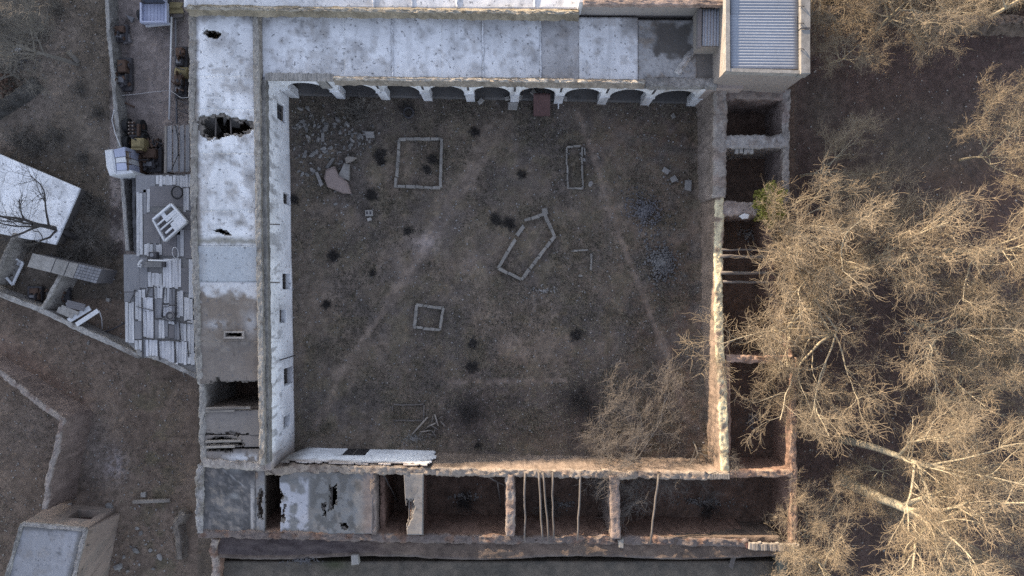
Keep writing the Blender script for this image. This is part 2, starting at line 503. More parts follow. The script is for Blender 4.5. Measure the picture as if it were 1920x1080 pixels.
# ------------------------------------------------------------------ ground
COURT = [(545, 178), (1330, 195), (1332, 600), (1350, 885), (552, 850)]
def dist_line(px, py, pts):
    d = np.full(px.shape, 1e9)
    for (x0, y0), (x1, y1) in zip(pts[:-1], pts[1:]):
        L = (x1 - x0) ** 2 + (y1 - y0) ** 2
        t = np.clip(((px - x0) * (x1 - x0) + (py - y0) * (y1 - y0)) / L, 0, 1)
        d = np.minimum(d, np.hypot(px - x0 - t * (x1 - x0), py - y0 - t * (y1 - y0)))
    return d
def blob(px, py, cx, cy, rx, ry=None):
    ry = ry or rx
    return np.exp(-(((px - cx) / rx) ** 2 + ((py - cy) / ry) ** 2))
def gz(x, y):
    x = np.asarray(x, float); y = np.asarray(y, float)
    z = .10 * (fbm(x * .25, y * .25, 3, 3) - .5) + .06 * (fbm(x * 1.3, y * 1.3, 5, 3) - .5)
    px = x / (H * K) + 960; py = 540 - y / (H * K)
    z = z + .55 * sstep(1296, 1328, px) * sstep(1352, 1330, px) * sstep(190, 260, py) * sstep(900, 860, py) * (.6 + .8 * fbm(px * .03, py * .02, 8))   # debris bank under the wall
    z = z + .18 * blob(px, py, 640, 290, 70, 60)
    far = np.maximum(np.abs(x) - 60, np.abs(y) - 40)
    return z - .0 * far
PATHS = (([(1080, 205), (1120, 320), (1165, 450), (1215, 580), (1255, 690), (1290, 790)], 5, .5), ([(735, 560), (695, 615), (640, 700), (590, 800)], 6, .5), ([(905, 290), (840, 390), (735, 560)], 18, .15), ([(840, 716), (1060, 712)], 5, .4), ([(560, 590), (720, 480)], 16, .2), ([(115, 60), (95, 160), (40, 240), (-60, 300)], 34, .4), ([(0, 640), (90, 730)], 10, .3), ([(235, 690), (215, 800), (230, 960)], 22, .25))
def ground_colour(px, py):
    f1 = fbm(px * .012, py * .012, 21, 5); f2 = fbm(px * .05, py * .05, 31, 4); f3 = fbm(px * .2, py * .2, 41, 3)
    base = np.zeros(px.shape + (3,)) + np.array([.098, .088, .076])
    court = inpoly(px, py, COURT).astype(float)
    cc = mix([.094, .088, .084], [.132, .117, .100], sstep(.33, .62, .6 * f1 + .4 * f2))
    cc = mix(cc, [.120, .090, .074], .75 * np.clip(blob(px, py, 1290, 640, 130, 330) + blob(px, py, 1230, 250, 130, 70) * .7 + blob(px, py, 960, 690, 170, 60) * .5, 0, 1) * sstep(.3, .6, f2))
    cc = mix(cc, [.085, .085, .062], .6 * sstep(.5, .7, f2) * (1 - court * .3))
    cc = mix(cc, [.060, .055, .060], .7 * np.clip(blob(px, py, 890, 770, 75, 60) + blob(px, py, 1080, 760, 70, 60), 0, 1))
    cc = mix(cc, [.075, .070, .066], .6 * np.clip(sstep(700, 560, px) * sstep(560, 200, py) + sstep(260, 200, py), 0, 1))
    for ln, wd, a in (([(1080, 205), (1120, 320), (1165, 450), (1215, 580), (1255, 690), (1290, 790)], 6, .5), ([(790, 470), (700, 610), (640, 700), (590, 800)], 8, .4),
                      ([(880, 300), (880, 500), (960, 640), (1060, 700)], 16, .25), ([(560, 590), (720, 480), (900, 300)], 25, .2), ([(840, 720), (1060, 715)], 8, .3)):
        dd = dist_line(px + 14 * (f1 - .5) * 2, py + 14 * (f2 - .5), ln)
        cc = mix(cc, [.19, .168, .148], a * np.exp(-(dd / wd) ** 2) * (.5 + f3))
    cc = mix(cc, [.25, .235, .235], .95 * blob(px, py, 800, 455, 24, 20) * sstep(.25, .5, f2))
    base = mix(base, cc, court)
    # orchard beyond the ruined rooms
    orc = sstep(1478, 1500, px)
    oc = mix([.060, .045, .044], [.078, .059, .054], f1)
    oc = mix(oc, [.080, .076, .066], .8 * np.clip(blob(px, py, 1730, 270, 130, 80) + blob(px, py, 1540, 200, 40, 60) * .7, 0, 1))
    oc = mix(oc, [.115, .085, .070], sstep(70, 45, py + 14 * (f1 - .5)) * .8)
    base = mix(base, oc, orc)
    # rooms
    room = ((px > 1352) & (px < 1490) & (py < 1010) | (py > 885) & (py < 1005) & (px > 480) & (px < 1490) | (px > 375) & (px < 500) & (py < 1000)).astype(float)
    base = mix(base, mix([.072, .056, .048], [.115, .088, .074], f2), room)
    # alley
    al = ((px > 205) & (px < 370) & (py < 480)).astype(float)
    base = mix(base, mix([.165, .157, .160], [.20, .19, .19], f1), al)
    base = mix(base, [.05, .045, .045], .8 * al * sstep(.52, .66, f2) * sstep(250, 235, px))
    # yard and field to the west
    wl = (px <= 205).astype(float) * (py < 560)
    base = mix(base, mix([.088, .080, .068], [.12, .112, .10], sstep(.3, .7, f1)), wl)
    base = mix(base, [.155, .145, .135], .8 * np.exp(-(dist_line(px, py, [(115, 60), (95, 160), (40, 240), (-60, 300)]) / 38) ** 2))
    fld = ((px < 372) & (py > 560)).astype(float)
    fc = mix([.104, .088, .076], [.132, .112, .096], sstep(.35, .65, f1))
    fc = mix(fc, [.068, .072, .048], .55 * sstep(.45, .7, f2) * np.exp(-(dist_line(px, py, [(270, 690), (285, 800), (300, 960), (310, 1080)]) / 45) ** 2))
    fc = mix(fc, [.155, .148, .145], .6 * np.clip(blob(px, py, 175, 850, 38, 80) + blob(px, py, 70, 800, 70, 60) * .5, 0, 1))
    fc = mix(fc, [.27, .27, .30], .75 * blob(px, py, 217, 872, 20, 26) * sstep(.3, .55, f3))
    fc = mix(fc, [.13, .095, .082], .6 * np.exp(-(dist_line(px, py, [(0, 650), (60, 690), (150, 760)]) / 22) ** 2))
    base = mix(base, fc, fld)
    f4 = fbm(px * .11, py * .11, 61, 4); f5 = vn(px * .33, py * .33, 71)
    base = base * (.84 + .32 * sstep(.28, .72, f4))[..., None]
    pth = np.zeros(px.shape)
    for ln, wd, a in PATHS: pth = np.maximum(pth, a * np.exp(-(dist_line(px + 34 * (f1 - .5) + 12 * (f2 - .5) + 5 * (f4 - .5), py + 12 * (f2 - .5), ln) / (wd * (.5 + f2))) ** 2))
    wob = fbm(px * .03, py * .03, 83, 3)
    base = mix(base, [.215, .188, .165], np.clip(pth, 0, .8) * .62 * sstep(.30, .62, .55 * wob + .45 * f4))
    base = mix(base, base * np.array([1.45, 1.35, 1.2]), .7 * sstep(.72, .9, f5) * sstep(.45, .6, f2))
    return base * (.80 + .40 * f3)[..., None] * np.array([1.39, 1.245, 1.165])

xs = np.concatenate([[-900, -500, -260, -150, -90, -60], (np.arange(-120, 2041, 4) - 960) * H * K, [60, 90, 150, 260, 500, 900]])
ys = np.concatenate([[-900, -500, -260, -150, -80, -45], (540 - np.arange(1180, -101, -4)) * H * K, [45, 80, 150, 260, 500, 900]])
gx, gy = np.meshgrid(xs, ys, indexing='ij')
gpx = gx / (H * K) + 960; gpy = 540 - gy / (H * K)
gV = np.stack([gx, gy, gz(gx, gy)], -1).reshape(-1, 3)
gi = np.arange(gx.size).reshape(gx.shape)
gF = np.stack([gi[:-1, :-1], gi[1:, :-1], gi[1:, 1:], gi[:-1, 1:]], -1).reshape(-1, 4)
tag(link('ground', fast_mesh('ground', gV, gF, ground_colour(gpx, gpy).reshape(-1, 3)), 'earth', smooth=True), 'bare trodden earth of the courtyard, yard and orchard', kind='structure')

# unseen hillside added beyond the frame, up-sun, its ridge shaped to shade the place
def make_shade_hill():
    dirx, diry = math.sin(R(SUN_AZ)), math.cos(R(SUN_AZ))
    n, m = 60, 24
    a = np.linspace(-260, 260, n); b = np.linspace(0, 1, m)
    A, B = np.meshgrid(a, b, indexing='ij')
    D = 120 + 150 * B
    hgt = SHADE_HILL * (1 + .10 * (fbm(A * .02, A * 0, 3, 3) - .5)) * np.sin(np.clip(B, 0, 1) * np.pi) ** .7 - .6 - .09 * np.clip(A, -40, 11) * np.sin(np.clip(B, 0, 1) * np.pi)
    X = dirx * D + diry * A; Y = diry * D - dirx * A
    Z = hgt + 1.0 * (fbm(X * .05, Y * .05, 6) - .5) * (B > 0) * (B < 1) * 2
    V = np.stack([X, Y, Z], -1).reshape(-1, 3); i = np.arange(n * m).reshape(n, m)
    F = np.stack([i[:-1, :-1], i[1:, :-1], i[1:, 1:], i[:-1, 1:]], -1).reshape(-1, 4)[:, ::-1]
    tag(link('shade_hill', fast_mesh('shade_hill', V, F, np.zeros((len(V), 3)) + [.13, .11, .085]), 'earth', smooth=True), 'unseen brown hillside added beyond the frame to shade the yard', kind='structure')
SHADE_HILL = 30.2
make_shade_hill()

# ------------------------------------------------------------------ colour helpers for roofs and plaster
WHITE = np.array([.69, .70, .735]); DIRTYWHITE = np.array([.47, .47, .48]); GREYPL = np.array([.34, .335, .345]); DARKMUD = np.array([.105, .098, .094]); MUD = np.array([.22, .195, .175])
def plaster_col(base, stain=MUD, amount=.35, seed=0, edge=None):
    def col(u, v, X):
        x, y = X[..., 0], X[..., 1] + X[..., 2] * .83
        f = fbm(x * .9, y * .9, seed, 5); g = fbm(x * 4, y * 4, seed + 7, 3); h = fbm(x * .35, y * .35, seed + 11, 3)
        c = mix(np.asarray(base) * 1.07, np.asarray(base) * .90, sstep(.32, .68, h))
        c = mix(c, np.asarray(base) * .70, .5 * sstep(.52, .66, f))
        st = fbm(x * 2.6, y * .35, seed + 21, 4); c = mix(c, np.asarray(base) * .66, .38 * sstep(.56, .70, st))
        k = fbm(x * 1.7 + 3, y * 1.7, seed + 31, 5); c = mix(c, stain * 1.1, amount * 1.1 * sstep(.60, .68, k))
        c = mix(c, np.asarray(base) * .45, .8 * sstep(.80, .9, vn(x * 5, y * 5, seed + 41)) * sstep(.45, .6, f))
        c = mix(c, stain, amount * sstep(.56, .68, .6 * f + .4 * g))
        if edge: 
            e = np.minimum(np.minimum(u, 1 - u) * edge[0], np.minimum(v, 1 - v) * edge[1])
            c = mix(c, stain, .8 * sstep(.55, .05, e + .5 * (g - .5)))
        return c
    return col

def roof(name, px4, z, base, parent, amount=.35, seed=0, holes=(), thick=.28, amp=.035, rag=6.0, step=.12, edge=None, mat='plaster', extra=None, sag=0):
    A, B, D, E = [P(x, y, z) for x, y in px4]
    lu = np.linalg.norm(B - A); lv = np.linalg.norm(E - A)
    if holes: step = .07
    nu = max(4, int(lu / step)); nv = max(4, int(lv / step))
    fn = quad_fn(px4, z, amp, seed, sag)
    def hole(u, v):
        X = fn(u, v); px, py = to_px(X)
        qx = px + rag * (fbm(px * .12, py * .12, seed + 2, 3) - .5) * 2; qy = py + rag * (fbm(px * .12, py * .12, seed + 4, 3) - .5) * 2
        r = np.zeros(px.shape, bool)
        for h in holes: r |= inpoly(qx, qy, h)
        return r
    pc = plaster_col(base, amount=amount, seed=seed, edge=(lu, lv) if edge else None)
    def col(u, v, X):
        c = pc(u, v, X)
        if extra is not None:
            px, py = to_px(X); c = extra(c, px, py)
        return c
    o = sheet(name, fn, nu, nv, mat, parent, hole=hole if holes else None, thick=(0, 0, -(.10 if holes else thick)), col=col)
    if holes:                                                       # broken mud bed showing under the plaster skin
        def fn2(u, v):
            X = fn(u, v); X[..., 2] -= .10 + .02; return X
        def hole2(u, v):
            X = fn(u, v); px, py = to_px(X); a = rag * 1.3 + 1.5
            qx = px + a * (fbm(px * .2, py * .2, seed + 52, 3) - .5) * 2; qy = py + a * (fbm(px * .2, py * .2, seed + 54, 3) - .5) * 2
            r = np.zeros(px.shape, bool)
            for h in holes:
                h = np.array(h, float); c = h.mean(0); r |= inpoly(qx, qy, [tuple(c + (p - c) * .86) for p in h])
            return r
        sheet('roof_bed', fn2, nu, nv, 'clay', parent, hole=hole2, thick=(0, 0, -.2), col=lambda u, v, X: mix(MUD * .7, MUD * 1.15, fbm(X[..., 0] * 3, X[..., 1] * 3, seed + 8)))
    return o

def rect(x0, y0, x1, y1): return [(x0, y0), (x1, y0), (x1, y1), (x0, y1)]

# ================================================================== upper wing with the arcade
ZN = 4.5
NW = thing('arcaded_wing', 'long white-roofed building with nine round arches opening onto the courtyard', 'building', P(940, 100, 0))
seams = [490, 645, 735, 828, 905, 1013, 1086, 1196]
tints = [WHITE, WHITE * .97, WHITE * 1.02, WHITE * .97, WHITE * .96, GREYPL * 1.12, WHITE * .90]
def patch_n(c, px, py):
    f = fbm(px * .06, py * .06, 77, 4)
    c = mix(c, GREYPL * .8, .8 * blob(px, py, 672, 100, 14, 26) * sstep(.3, .6, f))
    c = mix(c, GREYPL * .75, .9 * blob(px, py, 1003, 110, 9, 14))
    c = mix(c, DARKMUD * 1.4, .75 * sstep(1150, 1190, px + 40 * (f - .5)) * sstep(95, 45, py + 30 * (f - .5)))
    return c
def slope(x): return (x - 490) * .0135
for i, (a, b) in enumerate(zip(seams[:-1], seams[1:])):
    roof('roof_panel', [(a, 28 + slope(a) * .5), (b, 28 + slope(b) * .5), (b, 146 + slope(b)), (a, 146 + slope(a))], ZN, tints[i], NW, amount=.3, seed=40, extra=patch_n)
for x, cl in ((735, .95), (905, 1.0), (1013, 1.0)):
    rough_wall('roof_seam', [(x, 30), (x + 1, 145 + slope(x))], ZN + .04, .07, NW, z0=ZN - .1, batter=.03, col=WHITE * cl, amp=.05, ztop_amp=.03, mat='plaster')
def patch_e(c, px, py):
    f = fbm(px * .07, py * .07, 88, 4)
    m = sstep(0, 10, np.minimum.reduce([px - 1222, 1302 - px, py - 38, 112 - py]) + 26 * (f - .5))
    return mix(c, DARKMUD * .95, m)
roof('roof_panel', [(1196.6, 37), (1306, 38), (1306, 152), (1196.6, 151)], ZN - .02, np.array([.33, .33, .34]), NW, amount=.8, seed=61, extra=patch_e)
roof('roof_panel', [(1306, 92), (1352, 92), (1350, 153), (1272, 150)], ZN - .05, DARKMUD * 1.35, NW, amount=.2, seed=62)
rough_wall('roof_ridge', [(1303, 92), (1288, 108), (1270, 138)], ZN + .14, .28, NW, z0=ZN - .1, col=np.array([.36, .35, .35]), amp=.08)
# coping along the courtyard edge: reed-and-mud, straight tiles on the first stretch
rough_wall('coping', [(625, 147), (800, 149), (1000, 151), (1210, 153.5)], ZN + .44, .16, NW, z0=ZN - .02, batter=.22, col=np.array([.27, .235, .20]), topcol=np.array([.42, .39, .35]), amp=.07, ztop_amp=.06, step=.12)
rough_wall('coping', [(1210, 153), (1345, 155)], ZN + .10, .55, NW, z0=ZN - .25, col=np.array([.25, .24, .235]), amp=.10, ztop_amp=.10)
a0 = P(497, 143, ZN + .28); a1 = P(625, 145, ZN + .28)
for i in range(44):                                                     # coping tiles laid across the wall top
    q = a0 + (a1 - a0) * (i + .5) / 44
    inst('coping_tile', BLOCKS[i % 6], 'concrete', (q[0], q[1], ZN + .17 + .01 * (i % 3)), rz=.02 * (i % 5 - 2), scale=(.097, .44, .11), parent=NW)
MB().pxprism([(497, 138.5), (625, 140.5), (625, 150), (497, 148)], ZN + .18, ZN - .2).build('coping_bed', 'concrete', NW)
# arcade
B0 = P(545, 184, 0); B1 = P(1322, 200, 0)
ex = (B1 - B0) / np.linalg.norm(B1 - B0); ny = np.array([-ex[1], ex[0], 0])
piers = [P(x, 192, 0)[0] for x in (553, 641, 724, 803, 883, 965, 1046, 1127, 1208, 1294)]
def onf(x, off, z):
    t = (x - B0[0]) / ex[0]; q = B0 + ex * t + ny * off; return (q[0], q[1], z)
ZT, ZS, ZC, TH, HWP = 4.42, 1.95, 3.72, .55, .30
def plaster_attr(o, base, seed, stain=MUD, amount=.4):
    me = o.data; n = len(me.vertices); co = np.zeros(n * 3); me.vertices.foreach_get('co', co); X = co.reshape(1, n, 3)
    c = plaster_col(base, stain=stain, amount=amount, seed=seed)(np.zeros((1, n)), np.zeros((1, n)), X)[0]
    ca = me.color_attributes.new('c', 'FLOAT_COLOR', 'POINT'); c4 = np.ones((n, 4), np.float32); c4[:, :3] = c
    ca.data.foreach_set('color', c4.ravel())
for i in range(9):
    xa, xb = piers[i], piers[i + 1]
    la, lb = xa + HWP, xb - HWP
    th = np.linspace(np.pi, 0, 22)
    cx_, hw_ = (la + lb) / 2, (lb - la) / 2
    low = [(xa, ZS)] + [(cx_ + hw_ * math.cos(t), ZS + (ZC - ZS) * math.sin(t) ** .85) for t in th] + [(xb, ZS)]
    V = []; F = []
    for off in (0, TH):
        for (x, z) in low: V += [onf(x, off, z), onf(x, off, (z + ZT) / 2), onf(x, off, ZT)]
    n = len(low)
    for j in range(n - 1):
        for r in (0, 1):
            F.append((3 * j + r, 3 * (j + 1) + r, 3 * (j + 1) + r + 1, 3 * j + r + 1))
            F.append((3 * n + 3 * j + r, 3 * n + 3 * j + r + 1, 3 * n + 3 * (j + 1) + r + 1, 3 * n + 3 * (j + 1) + r))
        F.append((3 * j, 3 * n + 3 * j, 3 * n + 3 * (j + 1), 3 * (j + 1)))
        F.append((3 * j + 2, 3 * (j + 1) + 2, 3 * n + 3 * (j + 1) + 2, 3 * n + 3 * j + 2))
    o = link('arch', poly_mesh('arch', V, F), 'plaster', NW); plaster_attr(o, WHITE * (1.15 if i not in (7, 8) else 1.0), 100 + i)
    if 0 < i:
        sp = MB(); sp.prism([onf(xa - .07, -.012, 0), onf(xa + .07, -.012, 0), onf(xa + .06, .1, 0), onf(xa - .06, .1, 0)], 2.75, ZT + .05)
        sp.build('rain_channel', 'iron', NW)
for i, x in enumerate(piers):
    m = MB(); m.prism([onf(x - HWP, -.004, 0), onf(x + HWP, -.004, 0), onf(x + HWP, TH + .004, 0), onf(x - HWP, TH + .004, 0)], -.2, ZS)
    m.prism([onf(x - HWP - .05, -.05, 0), onf(x + HWP + .05, -.05, 0), onf(x + HWP + .05, TH + .05, 0), onf(x - HWP - .05, TH + .05, 0)], ZS - .16, ZS + .006)
    o = m.build('pillar', 'plaster', NW); plaster_attr(o, WHITE * 1.0, 200 + i, amount=.5)
# end piece of arcade wall at each side, floor, back wall, end walls
m = MB().prism([onf(B0[0] - .9, -.002, 0), onf(piers[0], -.002, 0), onf(piers[0], TH, 0), onf(B0[0] - .9, TH, 0)], ZS, ZT - .002); plaster_attr(m.build('end_wall', 'plaster', NW), WHITE, 301)
m = MB().prism([onf(piers[-1], .003, 0), onf(B1[0] + 1.2, .003, 0), onf(B1[0] + 1.2, TH, 0), onf(piers[-1], TH, 0)], -.2, ZT - .003); plaster_attr(m.build('end_wall', 'plaster', NW), np.array([.33, .28, .26]), 302)
def floorfn(u, v):
    x = B0[0] + (B1[0] - B0[0]) * u; t = (x - B0[0]) / ex[0]; off = .15 + 3.6 * v
    X = B0[None, None] + ex * t[..., None] + ny * off[..., None]; X[..., 2] = .22 + .05 * (fbm(X[..., 0] * 1.5, X[..., 1] * 1.5, 5) - .5); return X
sheet('arcade_floor', floorfn, 120, 24, 'plaster', NW, thick=(0, 0, -.4), col=plaster_col(np.array([.12, .115, .115]), DARKMUD, .8, 9))
m = MB().prism([onf(B0[0] - .9, 3.7, 0), onf(B1[0] + 1.2, 3.7, 0), onf(B1[0] + 1.2, 4.1, 0), onf(B0[0] - .9, 4.1, 0)], -.2, ZN - .3); plaster_attr(m.build('back_wall', 'plaster', NW), np.array([.3, .29, .28]), 303)
# broken plaster and brick at the second pier
m = MB().prism([onf(piers[1] - .62, -.05, 0), onf(piers[1] + .02, -.05, 0), onf(piers[1] + .02, .1, 0), onf(piers[1] - .62, .1, 0)], 2.7, ZT + .02, taper=.9); m.build('brick_patch', 'concrete', NW)

# ================================================================== tall white-roofed building behind it
UB = thing('upper_building', 'white-roofed building above the arcaded wing, cut by the top edge', 'building', P(700, 0, 0))
roof('roof', [(345, -90), (1084, -90), (1084, 17), (345, 13)], 5.25, WHITE * 1.02, UB, seed=70, amount=.2)
m = MB().pxprism([(345, -90), (1086, -90), (1086, 27), (900, 25), (620, 21), (345, 17)], 5.2, 4.2); plaster_attr(m.build('wall', 'plaster', UB), np.array([.24, .20, .165]), 330)
rough_wall('parapet', [(350, 14), (620, 18), (900, 22), (1086, 24)], 5.60, .18, UB, z0=5.22, batter=.26, col=np.array([.25, .215, .165]), topcol=np.array([.36, .33, .28]), amp=.08, ztop_amp=.08, step=.12)
for x in (700, 772, 857, 1003):
    rough_wall('roof_seam', [(x, -80), (x, 14)], 5.31, .07, UB, z0=5.1, batter=.03, col=WHITE, amp=.03, ztop_amp=.02, mat='plaster')
BB = thing('mud_block', 'tall mud-plastered block between the white roofs and the tin-roofed tower', 'building', P(1200, 0, 0))
roof('roof', [(1095, -90), (1330, -90), (1330, -1), (1095, -1)], 6.45, np.array([.30, .25, .22]), BB, seed=71, amount=.5)
m = MB().pxprism([(1094, -90), (1362, -90), (1362, 5), (1094, 3.5)], 6.4, -.2); plaster_attr(m.build('wall', 'plaster', BB), np.array([.31, .285, .275]), 304, stain=np.array([.26, .2, .17]))
rough_wall('parapet', [(1094, 3.5), (1230, 4), (1358, 5)], 6.62, .30, BB, z0=6.3, batter=.03, col=np.array([.31, .24, .21]), amp=.05, ztop_amp=.03)
m = MB().pxprism([(1086, -90), (1094, -90), (1094, 4), (1086, 4)], 6.4, 4.4); plaster_attr(m.build('end_wall', 'plaster', BB), WHITE * 1.15, 305, amount=.1)  # near-white colour paints in the sun on this end face

# ================================================================== tower with tin roof
TW = thing('tower', 'square tower with blue corrugated tin roof and concrete parapet', 'tower', P(1430, 60, 0))
tq = [(1363, -110), (1518, -110), (1518, 136), (1363, 131)]
m = MB().pxprism(tq, 7.35, -.2); plaster_attr(m.build('wall', 'plaster', TW), np.array([.29, .255, .235]), 306, stain=np.array([.2, .16, .14]), amount=.6)
def corr(px4, z, n, horiz, ztilt=0.0, amp=.022):
    A, B, D, E = [P(x, y, z) for x, y in px4]
    def fn(u, v):
        X = (A * ((1 - u) * (1 - v))[..., None] + B * (u * (1 - v))[..., None] + D * (u * v)[..., None] + E * ((1 - u) * v)[..., None])
        X[..., 2] += amp * np.sin(2 * np.pi * n * (v if horiz else u)) + ztilt * u + .01 * (fbm(X[..., 0] * .7, X[..., 1] * .7, 4) - .5)
        return X
    return fn
for i, (ya, yb) in enumerate(((-105, -38), (-38, 28), (28, 128))):
    n = int(round((yb - ya) / 5.6))
    sheet('roof_sheet', corr([(1368, ya), (1496, ya), (1498, yb), (1370, yb)], 7.52 + .012 * i, n, True, ztilt=-.08, amp=.014), 12, n * 8, 'tin', TW, thick=(0, 0, -.02))
m = MB().pxprism([(1361, -110), (1368, -110), (1369, 134), (1361, 132)], 7.66, 7.1); m.build('parapet', 'concrete', TW)
m = MB().pxprism([(1369, 128), (1505, 131.5), (1505, 138), (1361.5, 134)], 7.64, 7.1); m.build('parapet', 'concrete', TW)
for ya, yb in ((-110, 52), (54.5, 138)):
    MB().pxprism([(1502, ya), (1519, ya), (1519.5, yb), (1502, yb)], 7.8, 7.0, bev=.03).build('parapet', 'concrete', TW)
for y in (12, 44, 92):
    MB().tube([P(1497, y, 7.75), P(1505, y - 1, 7.9), P(1508, y + 1, 7.82)], .025, 6).build('bracket', 'iron', TW)
MB().tube([P(1500, 53.4, 7.83), P(1520, 53.2, 7.83)], .03, 6).build('pipe', 'iron', TW)
MB().pxprism([(1497.5, -105), (1501.8, -105), (1501.8, 128), (1498.5, 128)], 7.33, 7.1).build('gutter', 'iron', TW)
AN = thing('stair_hut', 'small hut with narrow ribbed tin roof beside the tower', 'hut', P(1330, 60, 0))
m = MB().pxprism([(1310, 16), (1357, 14), (1356, 88), (1309, 88)], 5.75, ZN - .3); plaster_attr(m.build('wall', 'plaster', AN), np.array([.33, .30, .28]), 307)
sheet('roof_sheet', corr([(1318, 17), (1358, 15), (1357, 86), (1317, 86)], 5.9, 7, False, ztilt=-.05, amp=.035), 56, 10, 'tin', AN, thick=(0, 0, -.02))
MB().pxprism([(1309, 16), (1316, 16), (1315, 88), (1308, 88)], 5.95, 5.6).build('kerb', 'tarp', AN)

# ================================================================== side wing with white facade
ZW = 4.75
WW = thing('white_facade_wing', 'long narrow building with holed white roof and white windowed courtyard wall', 'building', P(440, 400, 0))
EL = lambda y: 362 + (y - 20) * .019           # outer roof edge
ER = lambda y: 474 + (y - 20) * .020           # inner roof edge
def wroof(y0, y1, base, seed, holes=(), amount=.35, dz=0, extra=None, sag=.0, rag=6.0, x1=None):
    return roof('roof_panel', [(EL(y0), y0), (ER(y0), y0), (ER(y1), y1), (EL(y1), y1)], ZW + dz, base, WW, amount=amount, seed=seed, holes=holes, extra=extra, sag=sag, rag=rag)
def dark_edge(c, px, py):
    f = fbm(px * .1, py * .1, 55, 3)
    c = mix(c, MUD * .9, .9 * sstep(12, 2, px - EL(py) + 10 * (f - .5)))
    c = mix(c, MUD, .7 * blob(px, py, 365, 25, 22, 16))
    c = mix(c, np.array([.20, .19, .16]), .85 * np.exp(-((py - 452 - 8 * (f - .5)) / 7) ** 2))
    c = mix(c, GREYPL, .8 * blob(px, py, 412, 80, 26, 14)); c = mix(c, MUD * .6, .8 * blob(px, py, 448, 418, 10, 7))
    c = mix(c, DARKMUD * 1.5, .8 * np.clip(blob(px, py, 415, 292, 9, 7) + blob(px, py, 470, 330, 10, 16) * .7 + blob(px, py, 420, 400, 20, 6) * .6, 0, 1))
    return c
wroof(19, 142, WHITE, 81, holes=[[(379, 62), (388, 55), (400, 56), (414, 60), (417, 66), (405, 73), (392, 70)]], extra=dark_edge, rag=3)
wroof(142, 205, WHITE * .99, 81, extra=dark_edge)
wroof(205, 287, WHITE * .99, 81, holes=[[(371, 222), (382, 216), (415, 212), (440, 218), (460, 224), (476, 228), (475, 245), (452, 256), (436, 252), (410, 262), (385, 262), (374, 252)]], extra=dark_edge)
wroof(287, 395, WHITE * .99, 81, extra=dark_edge)
wroof(395, 461, WHITE * .99, 81, holes=[[(396, 431), (412, 428), (428, 433), (435, 440), (420, 441), (410, 436)]], extra=dark_edge, rag=4)
def smooth_grey(c, px, py): return mix(c, np.array([.40, .425, .46]), .85 * sstep(380, 392, px))
wroof(461, 528, np.array([.38, .40, .43]), 86, amount=.2, extra=smooth_grey, dz=.03)
def brown(c, px, py):
    f = fbm(px * .09, py * .09, 66, 4)
    c = mix(c, WHITE * .85, .85 * sstep(560, 540, py + 40 * (f - .5)))
    return mix(c, WHITE * .6, .7 * np.clip(blob(px, py, 405, 608, 22, 8) + blob(px, py, 472, 605, 14, 22), 0, 1) * sstep(.35, .5, f))
wroof(528, 640, np.array([.215, .18, .155]), 81, amount=.5, extra=brown, holes=[rect(423, 624, 453, 631)], rag=1.0)
wroof(640, 720, np.array([.19, .165, .15]), 81, amount=.5, holes=[rect(392, 714, 500, 730), [(404, 708), (412, 708), (412, 722), (404, 722)]], rag=3)
for x0, y0, x1, y1 in ((419, 621, 457, 624), (419, 631.5, 457, 635), (419, 624, 422, 631.5), (454, 624, 457, 631.5)):
    m = MB().pxprism(rect(x0, y0, x1, y1), ZW + .16, ZW - .1, bev=.03); plaster_attr(m.build('skylight_kerb', 'plaster', WW), np.array([.33, .3, .28]), 320)
wroof(769, 816, np.array([.245, .22, .205]), 89, amount=.5, dz=-.5, holes=[rect(380, 812, 470, 820)])
wroof(816, 838, np.array([.225, .20, .185]), 90, amount=.5, dz=-.55, holes=[[(388, 822), (420, 818), (455, 826), (458, 836), (388, 834)], [(425, 815), (450, 815), (448, 821)]], rag=4)
def chalk(c, px, py): return mix(c, WHITE * .9, .8 * sstep(.45, .55, fbm(px * .1, py * .1, 12)) * np.clip(blob(px, py, 450, 858, 26, 8) + blob(px, py, 478, 862, 14, 7), 0, 1))
wroof(842, 872, np.array([.22, .195, .18]), 91, amount=.5, dz=-.5, extra=chalk, holes=[[(386, 838), (438, 842), (438, 848), (386, 846)]], rag=2)
# debris slabs hanging inside the big collapse, beams over the gaps
def tilted(px, zs, t, mat, parent, name='fallen_slab'):
    a = [P(x, y, z) for (x, y), z in zip(px, zs)]; n = len(a); V = a + [p - np.array([0, 0, t]) for p in a]
    F = [tuple(range(n))[::-1], tuple(range(n, 2 * n))] + [(k, (k + 1) % n, n + (k + 1) % n, n + k) for k in range(n)]
    return link(name, poly_mesh(name, V, F), mat, parent)
tilted([(374, 219), (398, 214), (414, 246), (404, 258), (386, 254)], [4.3, 4.35, 2.4, 2.0, 2.6], .16, 'concrete', WW)
tilted([(428, 216), (452, 221), (449, 240), (434, 238)], [4.35, 4.35, 3.3, 3.2], .14, 'concrete', WW)
tilted([(418, 214), (427, 215), (420, 236)], [4.35, 4.35, 3.2], .12, 'concrete', WW)
tilted([(455, 224), (474, 229), (470, 240)], [4.35, 4.35, 3.7], .12, 'concrete', WW)
for i in (0, 3):
    MB().tube([P(405 + 9 * i, 214, ZW - .35), P(404 + 9 * i + i, 262, ZW - .4)], .05, 6).build('roof_pole', 'old_wood', WW)
for y, x1 in ((766, 470), (771, 440), (838.5, 440), (828, 452)):
    MB().tube([P(386, y, ZW - .38), P((386 + x1) / 2, y - 1, ZW - .40), P(x1, y - 1.5, ZW - .36)], .09, 8).build('roof_pole', 'pale_wood', WW)
